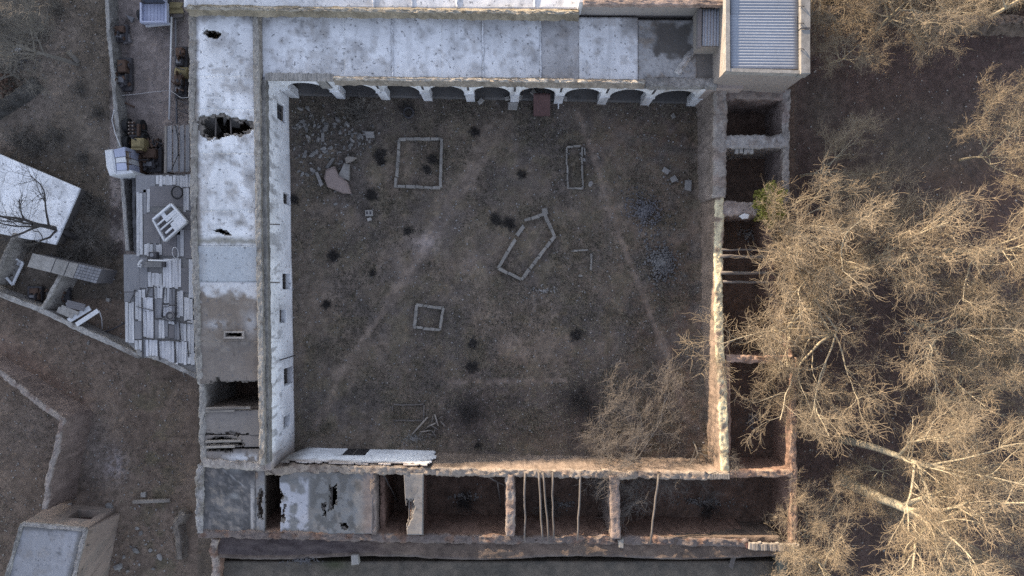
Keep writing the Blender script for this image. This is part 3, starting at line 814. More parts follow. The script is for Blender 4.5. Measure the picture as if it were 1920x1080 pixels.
MB().tube([P(392, 768, ZW - .3), P(460, 764, ZW - .3)], .06, 6).build('roof_pole', 'old_wood', WW)
# walls
rough_wall('outer_wall', [(359, 14), (361, 120), (358, 200), (363, 260), (362, 400), (368, 560), (372, 700), (378, 720), (379, 770), (378, 820), (383, 868)], [ZW + .08] * 7 + [ZW - .1, ZW - .3, ZW - .5, ZW - .4], .42, WW, batter=.12, col=np.array([.24, .22, .20]), topcol=np.array([.31, .29, .27]), amp=.10, ztop_amp=.10)
rough_wall('cross_wall', [(362, 17), (480, 21)], ZW + .10, .5, WW, col=np.array([.25, .22, .19]), amp=.09)
rough_wall('cross_wall', [(380, 868), (498, 876)], ZW - .35, .55, WW, col=np.array([.27, .235, .215]), topcol=np.array([.38, .34, .31]), amp=.12)
for y, t in ((286, .4), (461, .4), (640, .4), (767, .35), (812, .35)):
    rough_wall('cross_wall', [(EL(y) + 4, y), (ER(y) - 2, y)], ZW - .35 - (.5 if y > 700 else 0), t, WW, col=CLAY)
# inner parapet (two courses: tiled ledge and mud)
rough_wall('coping', [(478, 22), (481, 140), (483, 300), (486, 500), (489, 700), (492, 872)], ZW + .28, .34, WW, z0=ZW - .4, batter=.05, col=np.array([.255, .23, .205]), topcol=np.array([.33, .31, .285]), amp=.07, ztop_amp=.05, step=.12)
rough_wall('ledge', [(493, 150), (494, 300), (496, 500), (498, 700), (500, 868)], ZW + .02, .36, WW, z0=ZW - .45, batter=.02, col=np.array([.21, .20, .19]), amp=.05, ztop_amp=.04, step=.12)
# courtyard facade
F0 = P(542, 172, 0); F1 = P(553, 850, 0)
FT = 4.45
def facade_fn(u, v):
    X = F0[None, None] * (1 - u)[..., None] + F1 * u[..., None]
    X[..., 2] = -.1 + (FT + .1) * v
    X[..., 0] += .05 * (fbm(X[..., 1] * .5, X[..., 2] * .5, 14) - .5) - .10 * v
    return X
WIN = [(205, 236, .9, 2.4), (364, 386, .15, 1.4), (514, 541, .35, 1.9), (580, 601, 1.3, 2.5), (685, 716, .1, 1.8), (772, 792, .9, 2.1)]
def fac_hole(u, v):
    y = 172 + 678 * u; z = -.1 + (FT + .1) * v
    r = np.zeros(u.shape, bool)
    for y0, y1, z0, z1 in WIN: r |= (y > y0) & (y < y1) & (z > z0) & (z < z1)
    return r
def fac_col(u, v, X):
    y = X[..., 1]; z = X[..., 2]
    f = fbm(y * .8, z * .6, 5, 5); g = fbm(y * 3.5, z * .8 , 6, 4)
    c = mix(WHITE * 1.22, WHITE * .98, sstep(.4, .7, f))
    c = mix(c, GREYPL * .8, .7 * sstep(.55, .65, g) * sstep(.3, .7, v + .3 * (f - .5)))
    c = mix(c, np.array([.26, .21, .185]), sstep(.93, 1.0, u + .03 * (f - .5)) * .9)
    c = mix(c, np.array([.34, .30, .30]), .6 * sstep(.08, .0, v - .06 * (f - .3)))
    dl = np.minimum(np.abs(((y * .6 - z * 1.3) * .55) % 1 - .5), .5)
    c = mix(c, GREYPL * .75, .5 * sstep(.03, .0, dl + .10 * (f - .45)) * sstep(.45, .25, u))
    return c
sheet('facade', facade_fn, 260, 42, 'plaster', WW, hole=fac_hole, thick=(-.4, 0, 0), col=fac_col)
for i, (y0, y1, z0, z1) in enumerate(WIN):
    xw = P(547, 500, 0)[0] - .38
    ya = -(y1 - 540) * H * K; yb = -(y0 - 540) * H * K
    wd = MB().box((xw - .05, (ya + yb) / 2, (z0 + z1) / 2), (.06, yb - ya + .1, z1 - z0 + .1)).build('window' if z0 > .3 else 'door', 'pane', WW)
    MB().box((xw + .02, (ya + yb) / 2, (z0 + z1) / 2), (.05, .06, z1 - z0 - .02)).build('mullion', 'old_wood', wd)
    MB().box((xw + .02, (ya + yb) / 2, z0 + .06), (.12, yb - ya - .04, .08)).build('sill', 'old_wood', wd)
for y in (420, 529):
    MB().tube([P(497, y, 4.35), P(525, y + 1, 4.1)], .045, 6).build('roof_pole', 'old_wood', WW)
MB().box((P(538, 671, 2.0)[0], P(538, 671, 2.0)[1], 1.8), (.05, .07, 3.2)).build('drain_pipe', 'iron', WW)

# ================================================================== lower wing: roofed corner, then roofless rooms
ZS2 = 3.85
SW = thing('ruined_wing', 'ruined lower wing of the court, half roofed, half roofless mud rooms', 'building', P(930, 940, 0))
def dk(c, px, py):
    f = fbm(px * .08, py * .08, 23, 4)
    c = mix(c, np.array([.07, .068, .07]), .75 * sstep(.42, .62, f)); c = mix(c, np.array([.22, .20, .19]), .7 * sstep(.6, .68, fbm(px * .15, py * .15, 24, 4)))
    c = mix(c, np.array([.34, .33, .33]), .8 * sstep(.02, .0, np.abs((py - 878) - (px - 415) * .8) / 100) * (px > 412) * (px < 462) * (py < 920))
    c = mix(c, np.array([.5, .47, .45]), .8 * sstep(4, 1, np.abs(px - 473 - 3 * (f - .5))) * sstep(890, 930, py))
    return mix(c, np.array([.30, .30, .30]), .7 * (blob(px, py, 440, 880, 14, 6) + blob(px, py, 440, 930, 8, 5)))
roof('roof_panel', [(377, 872), (478, 876), (480, 999), (375, 1000)], ZS2, np.array([.135, .130, .132]), SW, seed=92, amount=.9, extra=dk)
roof('roof_panel', [(478, 876), (496, 877), (496, 999), (480, 999)], ZS2 - .02, np.array([.24, .23, .23]), SW, seed=93, amount=.5, holes=[[(482, 925), (493, 915), (492, 975), (483, 972)]], rag=5)
def mid(c, px, py):
    f = fbm(px * .06, py * .06, 29, 4)
    c = mix(c, np.array([.42, .42, .46]), .9 * sstep(.35, .5, f) * sstep(582, 575, px + 6 * (f - .5)) * sstep(890, 905, py))
    c = mix(c, np.array([.10, .095, .09]), .7 * sstep(.5, .62, fbm(px * .07, py * .07, 37, 4)) * sstep(575, 590, px))
    return mix(c, np.array([.19, .15, .14]), .6 * sstep(670, 690, px))
roof('roof_panel', [(524, 885), (700, 886), (698, 1001), (526, 1000)], ZS2, np.array([.21, .207, .207]), SW, seed=94, amount=.4, extra=mid,
     holes=[[(523, 880), (535, 885), (519, 905), (532, 930), (524, 950), (534, 980), (522, 982)], [(617, 912), (631, 905), (634, 930), (628, 958), (617, 957)], [(604, 945), (612, 940), (612, 968), (605, 968)], [(636, 978), (648, 978), (655, 990), (645, 995)], [(529, 945), (534, 946), (535, 978), (530, 976)]], rag=5)
for x0, y0, x1, y1 in ((494, 886, 495, 985), (622.5, 905, 621, 962), (608, 940, 607, 970)):
    MB().tube([P(x0, y0, ZS2 - .3), P(x1, y1, ZS2 - .3)], .07, 7).build('roof_pole', 'old_wood', SW)
# strip of roof left standing over one cross wall
roof('roof_panel', [(757, 888), (794, 888), (792, 1003), (763, 1003)], ZS2 - .05, np.array([.235, .22, .21]), SW, seed=95, amount=.6, holes=[[(760, 935), (768, 938), (776, 935), (778, 952), (770, 975), (762, 990), (758, 960)]], rag=4)
for x in (767, 773, 792):
    MB().tube([P(x, 890, ZS2 - .28), P(x + 1, 1003, ZS2 - .28)], .06, 6).build('roof_pole', 'old_wood', SW)
# walls
RC = REDCLAY
rough_wall('court_wall', [(497, 884), (560, 880), (640, 881), (760, 883), (840, 885), (1000, 888), (1150, 890), (1320, 892), (1366, 892)], [3.9, 3.85, 3.85, 3.8, 3.6, 3.45, 3.4, 3.3, 3.2], .50, SW, batter=.12, col=np.array([.235, .185, .155]), topcol=np.array([.31, .26, .22]), amp=.13, ztop_amp=.16)
S0 = P(560, 843, 0); S1 = P(828, 849, 0)
def sfac(u, v):
    X = S0[None, None] * (1 - u)[..., None] + S1 * u[..., None]
    X[..., 2] = -.1 + 3.85 * v; X[..., 1] += .16 + .05 * (fbm(X[..., 0] * .6, X[..., 2] * .6, 19) - .5) - .06 * v
    return X
def sfac_hole(u, v):
    x = 560 + 268 * u; z = -.1 + 3.85 * v
    g = fbm(x * .05, z * 2, 4)
    return ((x > 652) & (x < 693) & (z < 1.75)) | (x > 818 + 20 * (g - .5) + 0 * z) | (x < 572 - 16 * v + 14 * (g - .5)) | ((v > .88) & (g > .56))
def sfac_col(u, v, X):
    f = fbm(X[..., 0] * .7, X[..., 2] * 1.2, 15, 5)
    c = mix(WHITE * 1.25, WHITE * 1.0, sstep(.4, .7, f)); c = mix(c, GREYPL * .9, .7 * sstep(.55, .68, f) * sstep(.3, .8, v))
    c = mix(c, np.array([.42, .33, .27]), .7 * sstep(.74, .95, v + .2 * (f - .5)))
    return mix(c, MUD * .7, .9 * sstep(.16, .02, u + .08 * (f - .5)))
sheet('facade', sfac, 110, 36, 'plaster', SW, hole=sfac_hole, thick=(0, -.06, 0), col=sfac_col)
q = P(672, 844, 0)
dr = MB().box((q[0], q[1] + .06, .85), (1.6, .06, 1.72)).build('door', 'pane', SW)
MB().box((q[0], q[1] + .10, .85), (.07, .05, 1.6)).build('mullion', 'old_wood', dr)
for i, x in enumerate((870, 886, 897, 990, 1010)):
    q = P(x, 850, 0)
rough_wall('rear_wall', [(372, 1000), (480, 1003), (560, 1004), (700, 1008), (800, 1010), (960, 1012), (1150, 1014), (1300, 1016), (1405, 1019)], [3.9, 3.95, 3.95, 3.75, 3.1, 3.05, 3.05, 3.05, 3.05], .5, SW, batter=.40, col=RC * .8, topcol=np.array([.17, .14, .13]), amp=.12, ztop_amp=.12)
rough_wall('outer_wall', [(375, 872), (373, 930), (374, 1000)], 4.0, .45, SW, col=np.array([.26, .235, .21]), topcol=np.array([.36, .34, .33]), amp=.12)
rough_wall('cross_wall', [(699, 888), (701, 1004)], 3.85, .35, SW, col=np.array([.22, .18, .16]))
rough_wall('cross_wall', [(716, 888), (717, 1004)], 3.0, .3, SW, col=RC * .8)
rough_wall('cross_wall', [(480, 884), (478, 1000)], 3.75, .35, SW, col=CLAY)
rough_wall('cross_wall', [(535, 884), (536, 1000)], 3.5, .3, SW, col=CLAY)
rough_wall('cross_wall', [(776, 890), (777, 1004)], 3.45, .6, SW, col=RC)
rough_wall('cross_wall', [(956, 890), (957, 1006)], 3.55, .55, SW, col=np.array([.245, .185, .16]), topcol=np.array([.31, .26, .23]), amp=.10)
rough_wall('cross_wall', [(1152, 892), (1155, 1010)], 3.4, .62, SW, col=np.array([.235, .185, .165]), amp=.08)
rough_wall('end_wall', [(1489, 670), (1488, 780), (1488, 900), (1490, 1028)], [2.5, 2.7, 2.9, 2.9], .42, SW, batter=.12, col=RC * 1.05, topcol=np.array([.36, .25, .19]), amp=.10, ztop_amp=.15)
rough_wall('cross_wall', [(1362, 889), (1430, 888), (1488, 887)], 3.0, .5, SW, col=RC * 1.05, topcol=np.array([.36, .26, .20]), amp=.10)
MB().pxprism([(1400, 1020), (1500, 1024), (1500, 1033), (1400, 1028)], 3.2, -.2).build('brick_course', 'red_tin', SW)
for i in range(17):                                                   # bricks on edge along the last stretch of the rear wall
    q = P(1408 + i * 5.5, 1024.5 + .2 * i, 3.4)
    inst('brick', BLOCKS[i % 6], 'pale_wood', (q[0], q[1], 3.2), rz=.06 * (i % 3 - 1), scale=(.175, .42 + .05 * (i % 2), .20 + .03 * (i % 3)), parent=SW)
for i in range(9):
    q = P(1332 + i * 4.3, 893.5, 3.45)
    inst('brick', BLOCKS[i % 6], 'pale_wood', (q[0], q[1], 3.25), rz=.08 * (i % 3 - 1), scale=(.13, .34, .17), parent=SW)

# ================================================================== ruined rooms beside the orchard
EW = thing('roofless_rooms', 'row of roofless mud-walled rooms along the orchard side', 'ruin', P(1400, 500, 0))
rough_wall('court_wall', [(1352, 162), (1350, 260), (1350, 370)], [3.9, 3.4, 3.2], .85, EW, batter=.16, col=np.array([.25, .205, .18]), topcol=np.array([.30, .27, .25]), amp=.13, ztop_amp=.08)
rough_wall('court_wall', [(1350, 368), (1348, 500), (1349, 620), (1356, 760), (1360, 890)], [3.15, 3.0, 3.0, 2.95, 3.1], .55, EW, batter=.18, col=np.array([.27, .205, .165]), topcol=np.array([.62, .55, .38]), amp=.10, ztop_amp=.10)  # pale yellow top colour paints in the sunlit strip of this wall
rough_wall('court_wall_core', [(1363, 640), (1364, 760), (1366, 886)], [2.6, 2.8, 2.9], .4, EW, col=RC, amp=.09)
rough_wall('cross_wall', [(1350, 170), (1420, 172), (1478, 172)], [3.4, 3.2, 3.0], 1.0, EW, col=np.array([.215, .165, .145]), topcol=np.array([.24, .20, .18]), amp=.15)
rough_wall('cross_wall', [(1356, 266), (1420, 265), (1478, 265)], [3.3, 3.2, 3.1], .85, EW, col=np.array([.25, .22, .205]), topcol=np.array([.34, .32, .31]), amp=.14)
rough_wall('outer_wall', [(1476, 168), (1474, 215), (1474, 300), (1474, 380)], [3.0, 2.9, 3.0, 2.6], .45, EW, col=np.array([.24, .195, .18]), topcol=np.array([.30, .27, .25]), amp=.13, ztop_amp=.2)
rough_wall('cross_wall', [(1356, 390), (1430, 392)], [3.1, 2.9], .9, EW, col=np.array([.25, .20, .18]), topcol=np.array([.33, .28, .26]), amp=.16)
rough_wall('outer_wall', [(1440, 400), (1450, 540), (1484, 672)], [2.3, 2.0, 2.4], .4, EW, col=RC, amp=.12)
rough_wall('cross_wall', [(1362, 672), (1430, 674), (1486, 672)], [2.8, 2.6, 2.5], .45, EW, col=RC * 1.05, topcol=np.array([.38, .27, .22]), amp=.12)
m = MB().prism([P(1385, 405, 2.9), P(1395, 400, 2.9), P(1405, 403, 2.9), P(1402, 410, 2.9), P(1392, 411, 2.9)], 2.85, 3.06, bev=.05); m.build('stone', 'white_paint', EW)
for i, (x, y) in enumerate(((1382, 283), (1390, 282), (1398, 284), (1404, 282), (1410, 283))):
    q = P(x, y, 3.1); inst('brick', BLOCKS[i], 'concrete', (q[0], q[1], 2.85), scale=(.2, .3, .25), parent=EW)
beams = thing  # roof timbers still spanning: loose, each a thing
def timber(x0, y0, x1, y1, z0, z1, r, label, mat='old_wood', grp=None):
    a = P(x0, y0, z0); b = P(x1, y1, z1); mdl = (a + b) / 2; n = 7
    pts = [a + (b - a) * i / (n - 1) + np.array([rng.randn() * .02, rng.randn() * .02, -.06 * math.sin(math.pi * i / (n - 1))]) for i in range(n)]
    o = MB().tube(pts, list(np.linspace(r * .9, r * .7, n)), 9).build('timber', mat, None, True)
    return tag(o, label, 'timber', grp)
G1 = 'bare roof timbers over the orchard-side rooms'; G2 = 'bare roof timbers over the lower rooms'
timber(1352, 467.5, 1452, 469, 3.1, 2.4, .075, 'thin upper roof timber of the four over the orchard-side room', 'old_wood', G1)
timber(1352, 480, 1452, 483, 3.12, 2.45, .13, 'thick second roof timber of the four over the orchard-side room', 'old_wood', G1)
timber(1352, 511, 1456, 513, 3.12, 2.4, .13, 'thick third roof timber of the four over the orchard-side room', 'old_wood', G1)
timber(1356, 528, 1456, 530, 3.1, 2.4, .10, 'lowest roof timber of the four over the orchard-side room', 'old_wood', G1)
timber(984, 886, 984, 1014, 3.5, 3.45, .08, 'roof timber just beside the white cross wall of the roofless rooms', 'old_wood', G2)
timber(1010, 886, 1017, 1014, 3.5, 3.45, .085, 'slanting dark timber, second in the roofless middle room', 'old_wood', G2)
timber(1019, 884, 1029, 1018, 3.55, 3.5, .075, 'slanting timber, third in the roofless middle room', 'old_wood', G2)
timber(1036, 886, 1037, 1010, 3.5, 3.45, .08, 'straight timber, fourth in the roofless middle room', 'old_wood', G2)
timber(1089, 886, 1083, 1014, 3.5, 3.45, .08, 'lone slanting timber before the second thick cross wall', 'old_wood', G2)
timber(1235, 890, 1219, 1020, 3.45, 3.4, .085, 'lone slanting timber across the widest roofless room', 'old_wood', G2)
timber(720, 892, 745, 940, 3.0, .2, .07, 'fallen pole leaning inside the small roofless room', 'old_wood', G2)
timber(914, 893, 948, 912, 3.3, 2.6, .06, 'short broken pole leaning on the first cross wall', 'old_wood', G2)
timber(933, 905, 940, 950, 3.0, .3, .06, 'dark thin pole fallen beside the first cross wall', 'old_wood', G2)

# terrace behind the lower wing with its drop
def terr(u, v):
    x = 402 + 1060 * u; y = 1006 + 40 * v + 3 * np.sin(u * 17) * v; z = np.full(u.shape, 2.95)
    s = (H - z) * K
    X = np.stack([(x - 960) * s, -(y - 540) * s, z + .3 * (fbm(x * .05, y * .09, 6) - .5)], -1); return X
def terr_col(u, v, X):
    f = fbm(X[..., 0] * .6, X[..., 1] * .6, 3, 4); c = mix([.092, .08, .074], [.155, .132, .118], sstep(.25, .75, .5 * f + .5 * fbm(X[..., 0] * 2.5, X[..., 1] * 2.5, 33, 3))) * np.array([1.12, 1.0, .92])
    c = mix(c, [.17, .15, .145], .6 * sstep(.86, .97, v) * f * 1.6)
    return mix(c, [.085, .07, .075], .8 * sstep(.35, .2, u) * (v < .8))
tag(sheet('terrace', terr, 260, 14, 'earth', thick=(0, 0, -3.2), col=terr_col), 'grey earth terrace running behind the lower wing', kind='structure')
def low(u, v):
    x = 400 + 1075 * u; y = 1052 + 120 * v; z = np.full(u.shape, 2.35); s = (H - z) * K
    return np.stack([(x - 960) * s, -(y - 540) * s, z + .15 * (fbm(x * .03, y * .03, 9) - .5)], -1)
def low_col(u, v, X):
    f = fbm(X[..., 0] * .5, X[..., 1] * .5, 13, 4); px, py = to_px(X)
    c = mix([.09, .082, .072], [.16, .135, .112], sstep(.25, .75, .5 * f + .5 * fbm(X[..., 0] * 2.2, X[..., 1] * 2.2, 35, 3))); return mix(c, [.055, .062, .032], .8 * blob(px, py, 628, 1058, 24, 12))
tag(sheet('lower_terrace', low, 240, 30, 'earth', thick=(0, 0, -2.6), col=low_col), 'lower earth strip along the bottom edge', kind='structure')
tag(rough_wall('boundary_wall', [(402, 1010), (398, 1035), (404, 1060), (402, 1110)], [3.2, 3.2, 3.0, 3.0], .4, batter=.35, col=RC * .9, topcol=np.array([.34, .29, .26]), amp=.12), 'short red mud wall running off the bottom edge below the ruin corner', 'wall')
tag(rough_wall('boundary_wall', [(1468, 1032), (1472, 1110)], [3.0, 3.0], .5, batter=.05, col=np.array([.15, .15, .13]), amp=.10), 'stub of grey earth wall under the brick-capped corner', 'wall')
q = P(666, 1047, 2.9); tag(inst('stone', BLOCKS[2], 'concrete', (q[0], q[1], 2.7), rz=.1, scale=(.5, .6, .45)), 'pale stone block bridging the step below the ruined wing', 'stone')
q = P(1165, 1021, 3.4); tag(inst('stone', BLOCKS[3], 'kerb', (q[0], q[1], 3.0), rz=.1, scale=(.34, .5, .4)), 'pale brick stone on the terrace below the second cross wall', 'stone')
q = P(1373, 1054, 2.5); tag(inst('plank', BLOCKS[1], 'old_wood', (q[0], q[1], 2.42), rz=-.3, scale=(.28, .75, .1)), 'short grey plank on the strip below the brick-capped wall', 'plank')

# ================================================================== yard beside the wing: lane wall, machines, shack
tag(rough_wall('lane_wall', [(197, -60), (203, 60), (212, 150), (221, 250), (229, 340), (239, 470)], 1.1, .26, batter=.05, col=np.array([.24, .23, .22]), topcol=np.array([.36, .35, .34]), amp=.05, ztop_amp=.05), 'long thin grey wall along the machine lane', 'wall')
tag(rough_wall('kerb_wall', [(222, 330), (250, 332), (251, 400), (255, 474)], .9, .25, batter=.03, col=np.array([.13, .13, .14]), amp=.05, ztop_amp=.05), 'low dark wall between lane wall and shack', 'wall')

# pickup truck
def pickup():
    t = thing('pickup_truck', 'pale blue pickup truck with empty bed, cut by the top edge', 'truck', P(288, 10, 0))
    m = MB(); m.pxprism(rect(263, 4, 311, 41), .95, .45, bev=.04); m.build('bed', 'blue_paint', t)
    for r_ in (rect(262, 4, 265.5, 42), rect(308.5, 4, 312.5, 42), rect(265.5, 39, 308.5, 42)):
        MB().pxprism(r_, 1.22, .9, bev=.03).build('bed_side', 'blue_paint', t)
    for i in range(7):
        x = 268 + i * 6.3
        MB().pxprism(rect(x, 6, x + 1.6, 38), .975, .94).build('bed_rib', 'blue_paint', t)
    m = MB(); m.pxprism([(263, -40), (309, -40), (309, 3), (262, 3)], 1.35, .4, bev=.1); m.build('cab', 'iron', t)
    m = MB(); m.pxprism([(266, -34), (305, -34), (305, -3), (266, -3)], 1.95, 1.3, bev=.12); m.build('cab_roof', 'blue_paint', t)
    m = MB(); m.pxprism([(267, -2.6), (304, -2.6), (304, .4), (267, .4)], 1.75, 1.36); m.build('rear_window', 'glass', t)
    MB().pxprism([(272, 46.5), (318, 42.5), (319, 45.5), (273, 50)], .62, .45, bev=.03).build('bumper', 'white_paint', t)
    for x, y in ((264, 28), (311, 28), (264, -30), (310, -30)):
        c = P(x, y, .36); w_ = MB().tube([c - [.13, 0, 0], c + [.13, 0, 0]], .36, 16).build('wheel', 'rubber', t)
        MB().tube([c - [.14, 0, 0], c + [.14, 0, 0]], .17, 10).build('rim', 'iron', w_)
pickup()

# yellow road machine
def machine():
    t = thing('yellow_engine_machine', 'worn yellow wheeled machine with exposed engine in the lane', 'machine', P(255, 260, 0))
    MB().pxprism(rect(243.5, 258, 267, 277), 1.5, .6, bev=.18).build('hood', 'yellow_paint', t)
    MB().pxprism(rect(244, 277.6, 266, 281), 1.42, .6, bev=.05).build('hood_band', 'yellow_paint', t)
    MB().pxprism(rect(244, 281.4, 267, 286), 1.2, .6, bev=.05).build('rear_plate', 'rust', t)
    MB().pxprism(rect(242, 228, 262, 257), .95, .45, bev=.05).build('engine_block', 'iron', t)
    for i in range(4):
        for x in (245, 252):
            c = P(x, 231 + 6.6 * i, 1.0); MB().tube([c, c + [0, 0, .22]], .075, 8).build('cylinder', 'rust', t)
            MB().tube([c + [0, 0, .222], c + [0, 0, .26]], .04, 8).build('bolt', 'pale_wood', t)
    MB().pxprism(rect(256, 232, 261, 255), 1.12, .9, bev=.04).build('manifold', 'rust', t)
    c = P(255, 262, 1.5); MB().tube([c, c + [0, 0, .5]], .05, 8).build('exhaust', 'iron', t)
    for x, y in ((240.5, 268), (271, 262), (240, 236), (265, 238)):
        c = P(x, y, .5); w_ = MB().tube([c - [.16, 0, 0], c + [.16, 0, 0]], .5, 18).build('wheel', 'rubber', t)
        MB().tube([c - [.17, 0, 0], c + [.17, 0, 0]], .2, 10).build('rim', 'rust', w_)
    for dy in (-6, 0, 6):
        MB().tube([P(265, 250 + dy, .9), P(276, 252 + dy, .7)], .05, 6).build('hose', 'rubber', t)
machine()

# white cabin straddling the wall
def cabin():
    t = thing('white_cabin', 'dented white metal cabin with tan window side, straddling the lane wall', 'cabin', P(225, 302, 0))
    z = 2.5
    m = MB().pxprism([(195, 281), (210, 279), (214, 300), (216, 325), (204, 329), (198, 312)], z + .05, .2, bev=.10); m.build('end_panel', 'white_paint', t)
    m = MB().pxprism([(212.5, 280), (234, 275), (235.5, 293), (215, 295)], z, .3, bev=.03); m.build('roof_panel', 'blue_paint', t)
    m = MB().pxprism([(216.5, 296), (235, 294), (236.5, 304), (217.5, 305)], z + .02, .3, bev=.03); m.build('roof_panel', 'white_paint', t)
    m = MB().pxprism([(217.7, 306), (236.6, 305), (238, 318), (218.3, 319)], z + .01, .3, bev=.03); m.build('roof_panel', 'blue_paint', t)
    m = MB().pxprism([(218, 320), (245, 318.5), (250, 324), (217, 328)], z - .1, .3, bev=.03); m.build('roof_panel', 'white_paint', t)
    # sloping tan side with window bars
    a = [P(236, 284, z - .02), P(252, 287, 1.25), P(255, 322, 1.25), P(239, 319, z - .02)]
    V = [p for p in a] + [p - np.array([0.05, 0, .25]) for p in a]
    o = link('side_panel', poly_mesh('side_panel', V, [(3, 2, 1, 0), (4, 5, 6, 7), (0, 1, 5, 4), (1, 2, 6, 5), (2, 3, 7, 6), (3, 0, 4, 7)]), 'tan_paint', t)
    for f in (0, .33, .66, 1):
        p = a[0] * (1 - f) + a[3] * f; q = a[1] * (1 - f) + a[2] * f
        MB().tube([p + [0, 0, .05], q + [0, 0, .05]], .035, 6).build('window_bar', 'rust', t)
    for f in (.08, .5, .95):
        p = a[0] * (1 - f) + a[1] * f; q = a[3] * (1 - f) + a[2] * f
        MB().tube([p + [0, 0, .04], q + [0, 0, .04]], .03, 6).build('window_bar', 'rust', t)
    MB().pxprism(rect(254, 290, 264, 324), .9, .1, bev=.05).build('step', 'rust', t)
cabin()

def scrap(name, label, cat, px, py, w_, l_, h_, seed, mats=('iron', 'rust'), n=14, rz=0):
    """a discarded machine: chassis, housings, shafts and pulleys"""
    rg = np.random.RandomState(seed)
    c = P(px, py, 0); t = thing(name, label, cat, c)
    MB().box((c[0], c[1], .28), (w_, l_, .28), rz, bev=.04).build('chassis', mats[0], t)
    MB().box((c[0] + w_ * .05, c[1] + l_ * .18, .28 + h_ * .35), (w_ * .62, l_ * .36, h_ * .6), rz + .05, bev=.06).build('housing', mats[1], t)
    MB().box((c[0] - w_ * .05, c[1] - l_ * .22, .28 + h_ * .25), (w_ * .7, l_ * .30, h_ * .4), rz - .04, bev=.05).build('housing', mats[0], t)
    MB().box((c[0] - w_ * .05, c[1] - l_ * .22, .30 + h_ * .47), (w_ * .4, l_ * .17, .06), rz - .04, bev=.02).build('cover', 'grey_sheet', t)
    for i in range(n):
        x = c[0] + (rg.rand() - .5) * w_ * .9; y = c[1] + (rg.rand() - .5) * l_ * .9; z = .4 + rg.rand() * h_ * .6
        if i % 3 == 0:
            MB().tube([(x, y, z), (x + .06, y, z)], .12 + .1 * rg.rand(), 12).build('pulley', mats[(i // 3) % 2], t)
        elif i % 3 == 1:
            d = rg.randn(3) * .25; MB().tube([(x, y, z), (x + d[0], y + d[1], z + abs(d[2]) * .4)], .03 + .02 * rg.rand(), 6).build('rod', mats[i % 2], t)
        else:
            MB().box((x, y, z), (.14 + .14 * rg.rand(), .14 + .16 * rg.rand(), .12), rg.rand() * 3, bev=.02).build('fitting', mats[i % 2], t)
scrap('scrap_engine', 'rusty black engine block on the lane beside the thin wall', 'engine', 240, 142, .95, 2.3, 1.0, 1)
scrap('scrap_engine', 'small heap of engine parts against the lane wall above the engine', 'engine', 232, 66, 1.0, 1.2, .6, 2, n=9)
scrap('scrap_engine', 'dark engine parts crammed against the white-roofed wing, by the yellow barrel', 'engine', 345, 112, .8, 1.6, .9, 3)
scrap('scrap_engine', 'dark gearbox below the yellow barrel against the white-roofed wing', 'engine', 344, 164, .85, 1.7, 1.0, 4)
scrap('scrap_engine', 'tangle of dark machine parts between yellow machine and tin lean-to', 'engine', 288, 300, 1.5, 1.8, .8, 5, n=20)
scrap('scrap_engine', 'small black mechanism beside the tin lean-to corner', 'engine', 296, 272, .7, .7, .7, 6, n=8)
t = thing('yellow_barrel', 'faded yellow steel barrel lying among the engine parts', 'barrel', P(343, 137, 0))
c = P(343, 137, .42); MB().tube([c - [.42, 0, 0], c - [.40, 0, 0], c + [.40, 0, 0], c + [.42, 0, 0]], [.36, .38, .38, .36], 20).build('drum', 'yellow_paint', t, True)
for d in (-.28, 0, .28): MB().tube([c + [d - .015, 0, 0], c + [d + .015, 0, 0]], .395, 20).build('hoop', 'yellow_paint', t)
for i, (x, y, w2, l2) in enumerate(((322, 8, 1.2, .35), (327, 18, .95, .35), (331, 27, .75, .3), (335, 35, .6, .3))):
    q = P(x, y, .4 + .12 * (3 - i)); tag(inst('plank', BLOCKS[i], 'yellow_paint' if i < 2 else 'old_wood', (q[0], q[1], q[2] - .2), rz=.05 * i, scale=(w2, l2, .12)), ['topmost yellowish board', 'second yellowish board', 'third shorter board', 'shortest lowest board'][i] + ' stacked beside the pickup truck', 'board', 'boards stacked beside the pickup truck')
def pole(name, pts, r, label, cat, mat, grp=None):
    return tag(MB().tube(pts, r, 8).build(name, mat, None, True), label, cat, grp)
pole('pipe', [P(321.5, 32, .5), P(319.5, 140, .5), P(317.5, 224, .5)], .065, 'long pale pipe lying along the lane', 'pipe', 'hose')
pole('rail', [P(329, 34, .3), P(330, 120, .3), P(331.5, 232, .3)], .07, 'dark rail lying beside the long pale pipe', 'rail', 'grey_sheet')
pole('cable', [P(229, 179, .9), P(260, 176, .75), P(290, 172, .75), P(320, 169, .9)], 0.012, 'pale cable stretched across the lane', 'cable', 'hose')
pole('cable', [P(320, 170, .9), P(340, 184, 1.2), P(358, 182, 3.8)], 0.012, 'short pale cable from the pipe up to the roof', 'cable', 'hose')
pole('hose', [P(214, 205, 1.75), P(210, 225, 1.2), P(216, 250, 1.6), P(226, 275, 2.3)], .035, 'white hose drooping over the lane wall to the cabin', 'hose', 'hose')
pole('timber_post', [P(330, 125, .5), P(345, 131, 1.8)], .04, 'thin dark bar leaning above the yellow barrel', 'bar', 'iron')
pole('timber_post', [P(329, 187, .3), P(352, 194, 1.8)], .05, 'dark bar leaning on the wing wall below the gearbox', 'bar', 'iron')
pole('timber_post', [P(331, 204, .3), P(352, 213, 1.8)], .05, 'lowest dark bar leaning on the wing wall', 'bar', 'iron')
pole('timber_post', [P(215, 187, .15), P(235, 193, .15), P(252, 201, .15)], .06, 'dark charred pole lying by the lane wall', 'pole', 'rust')
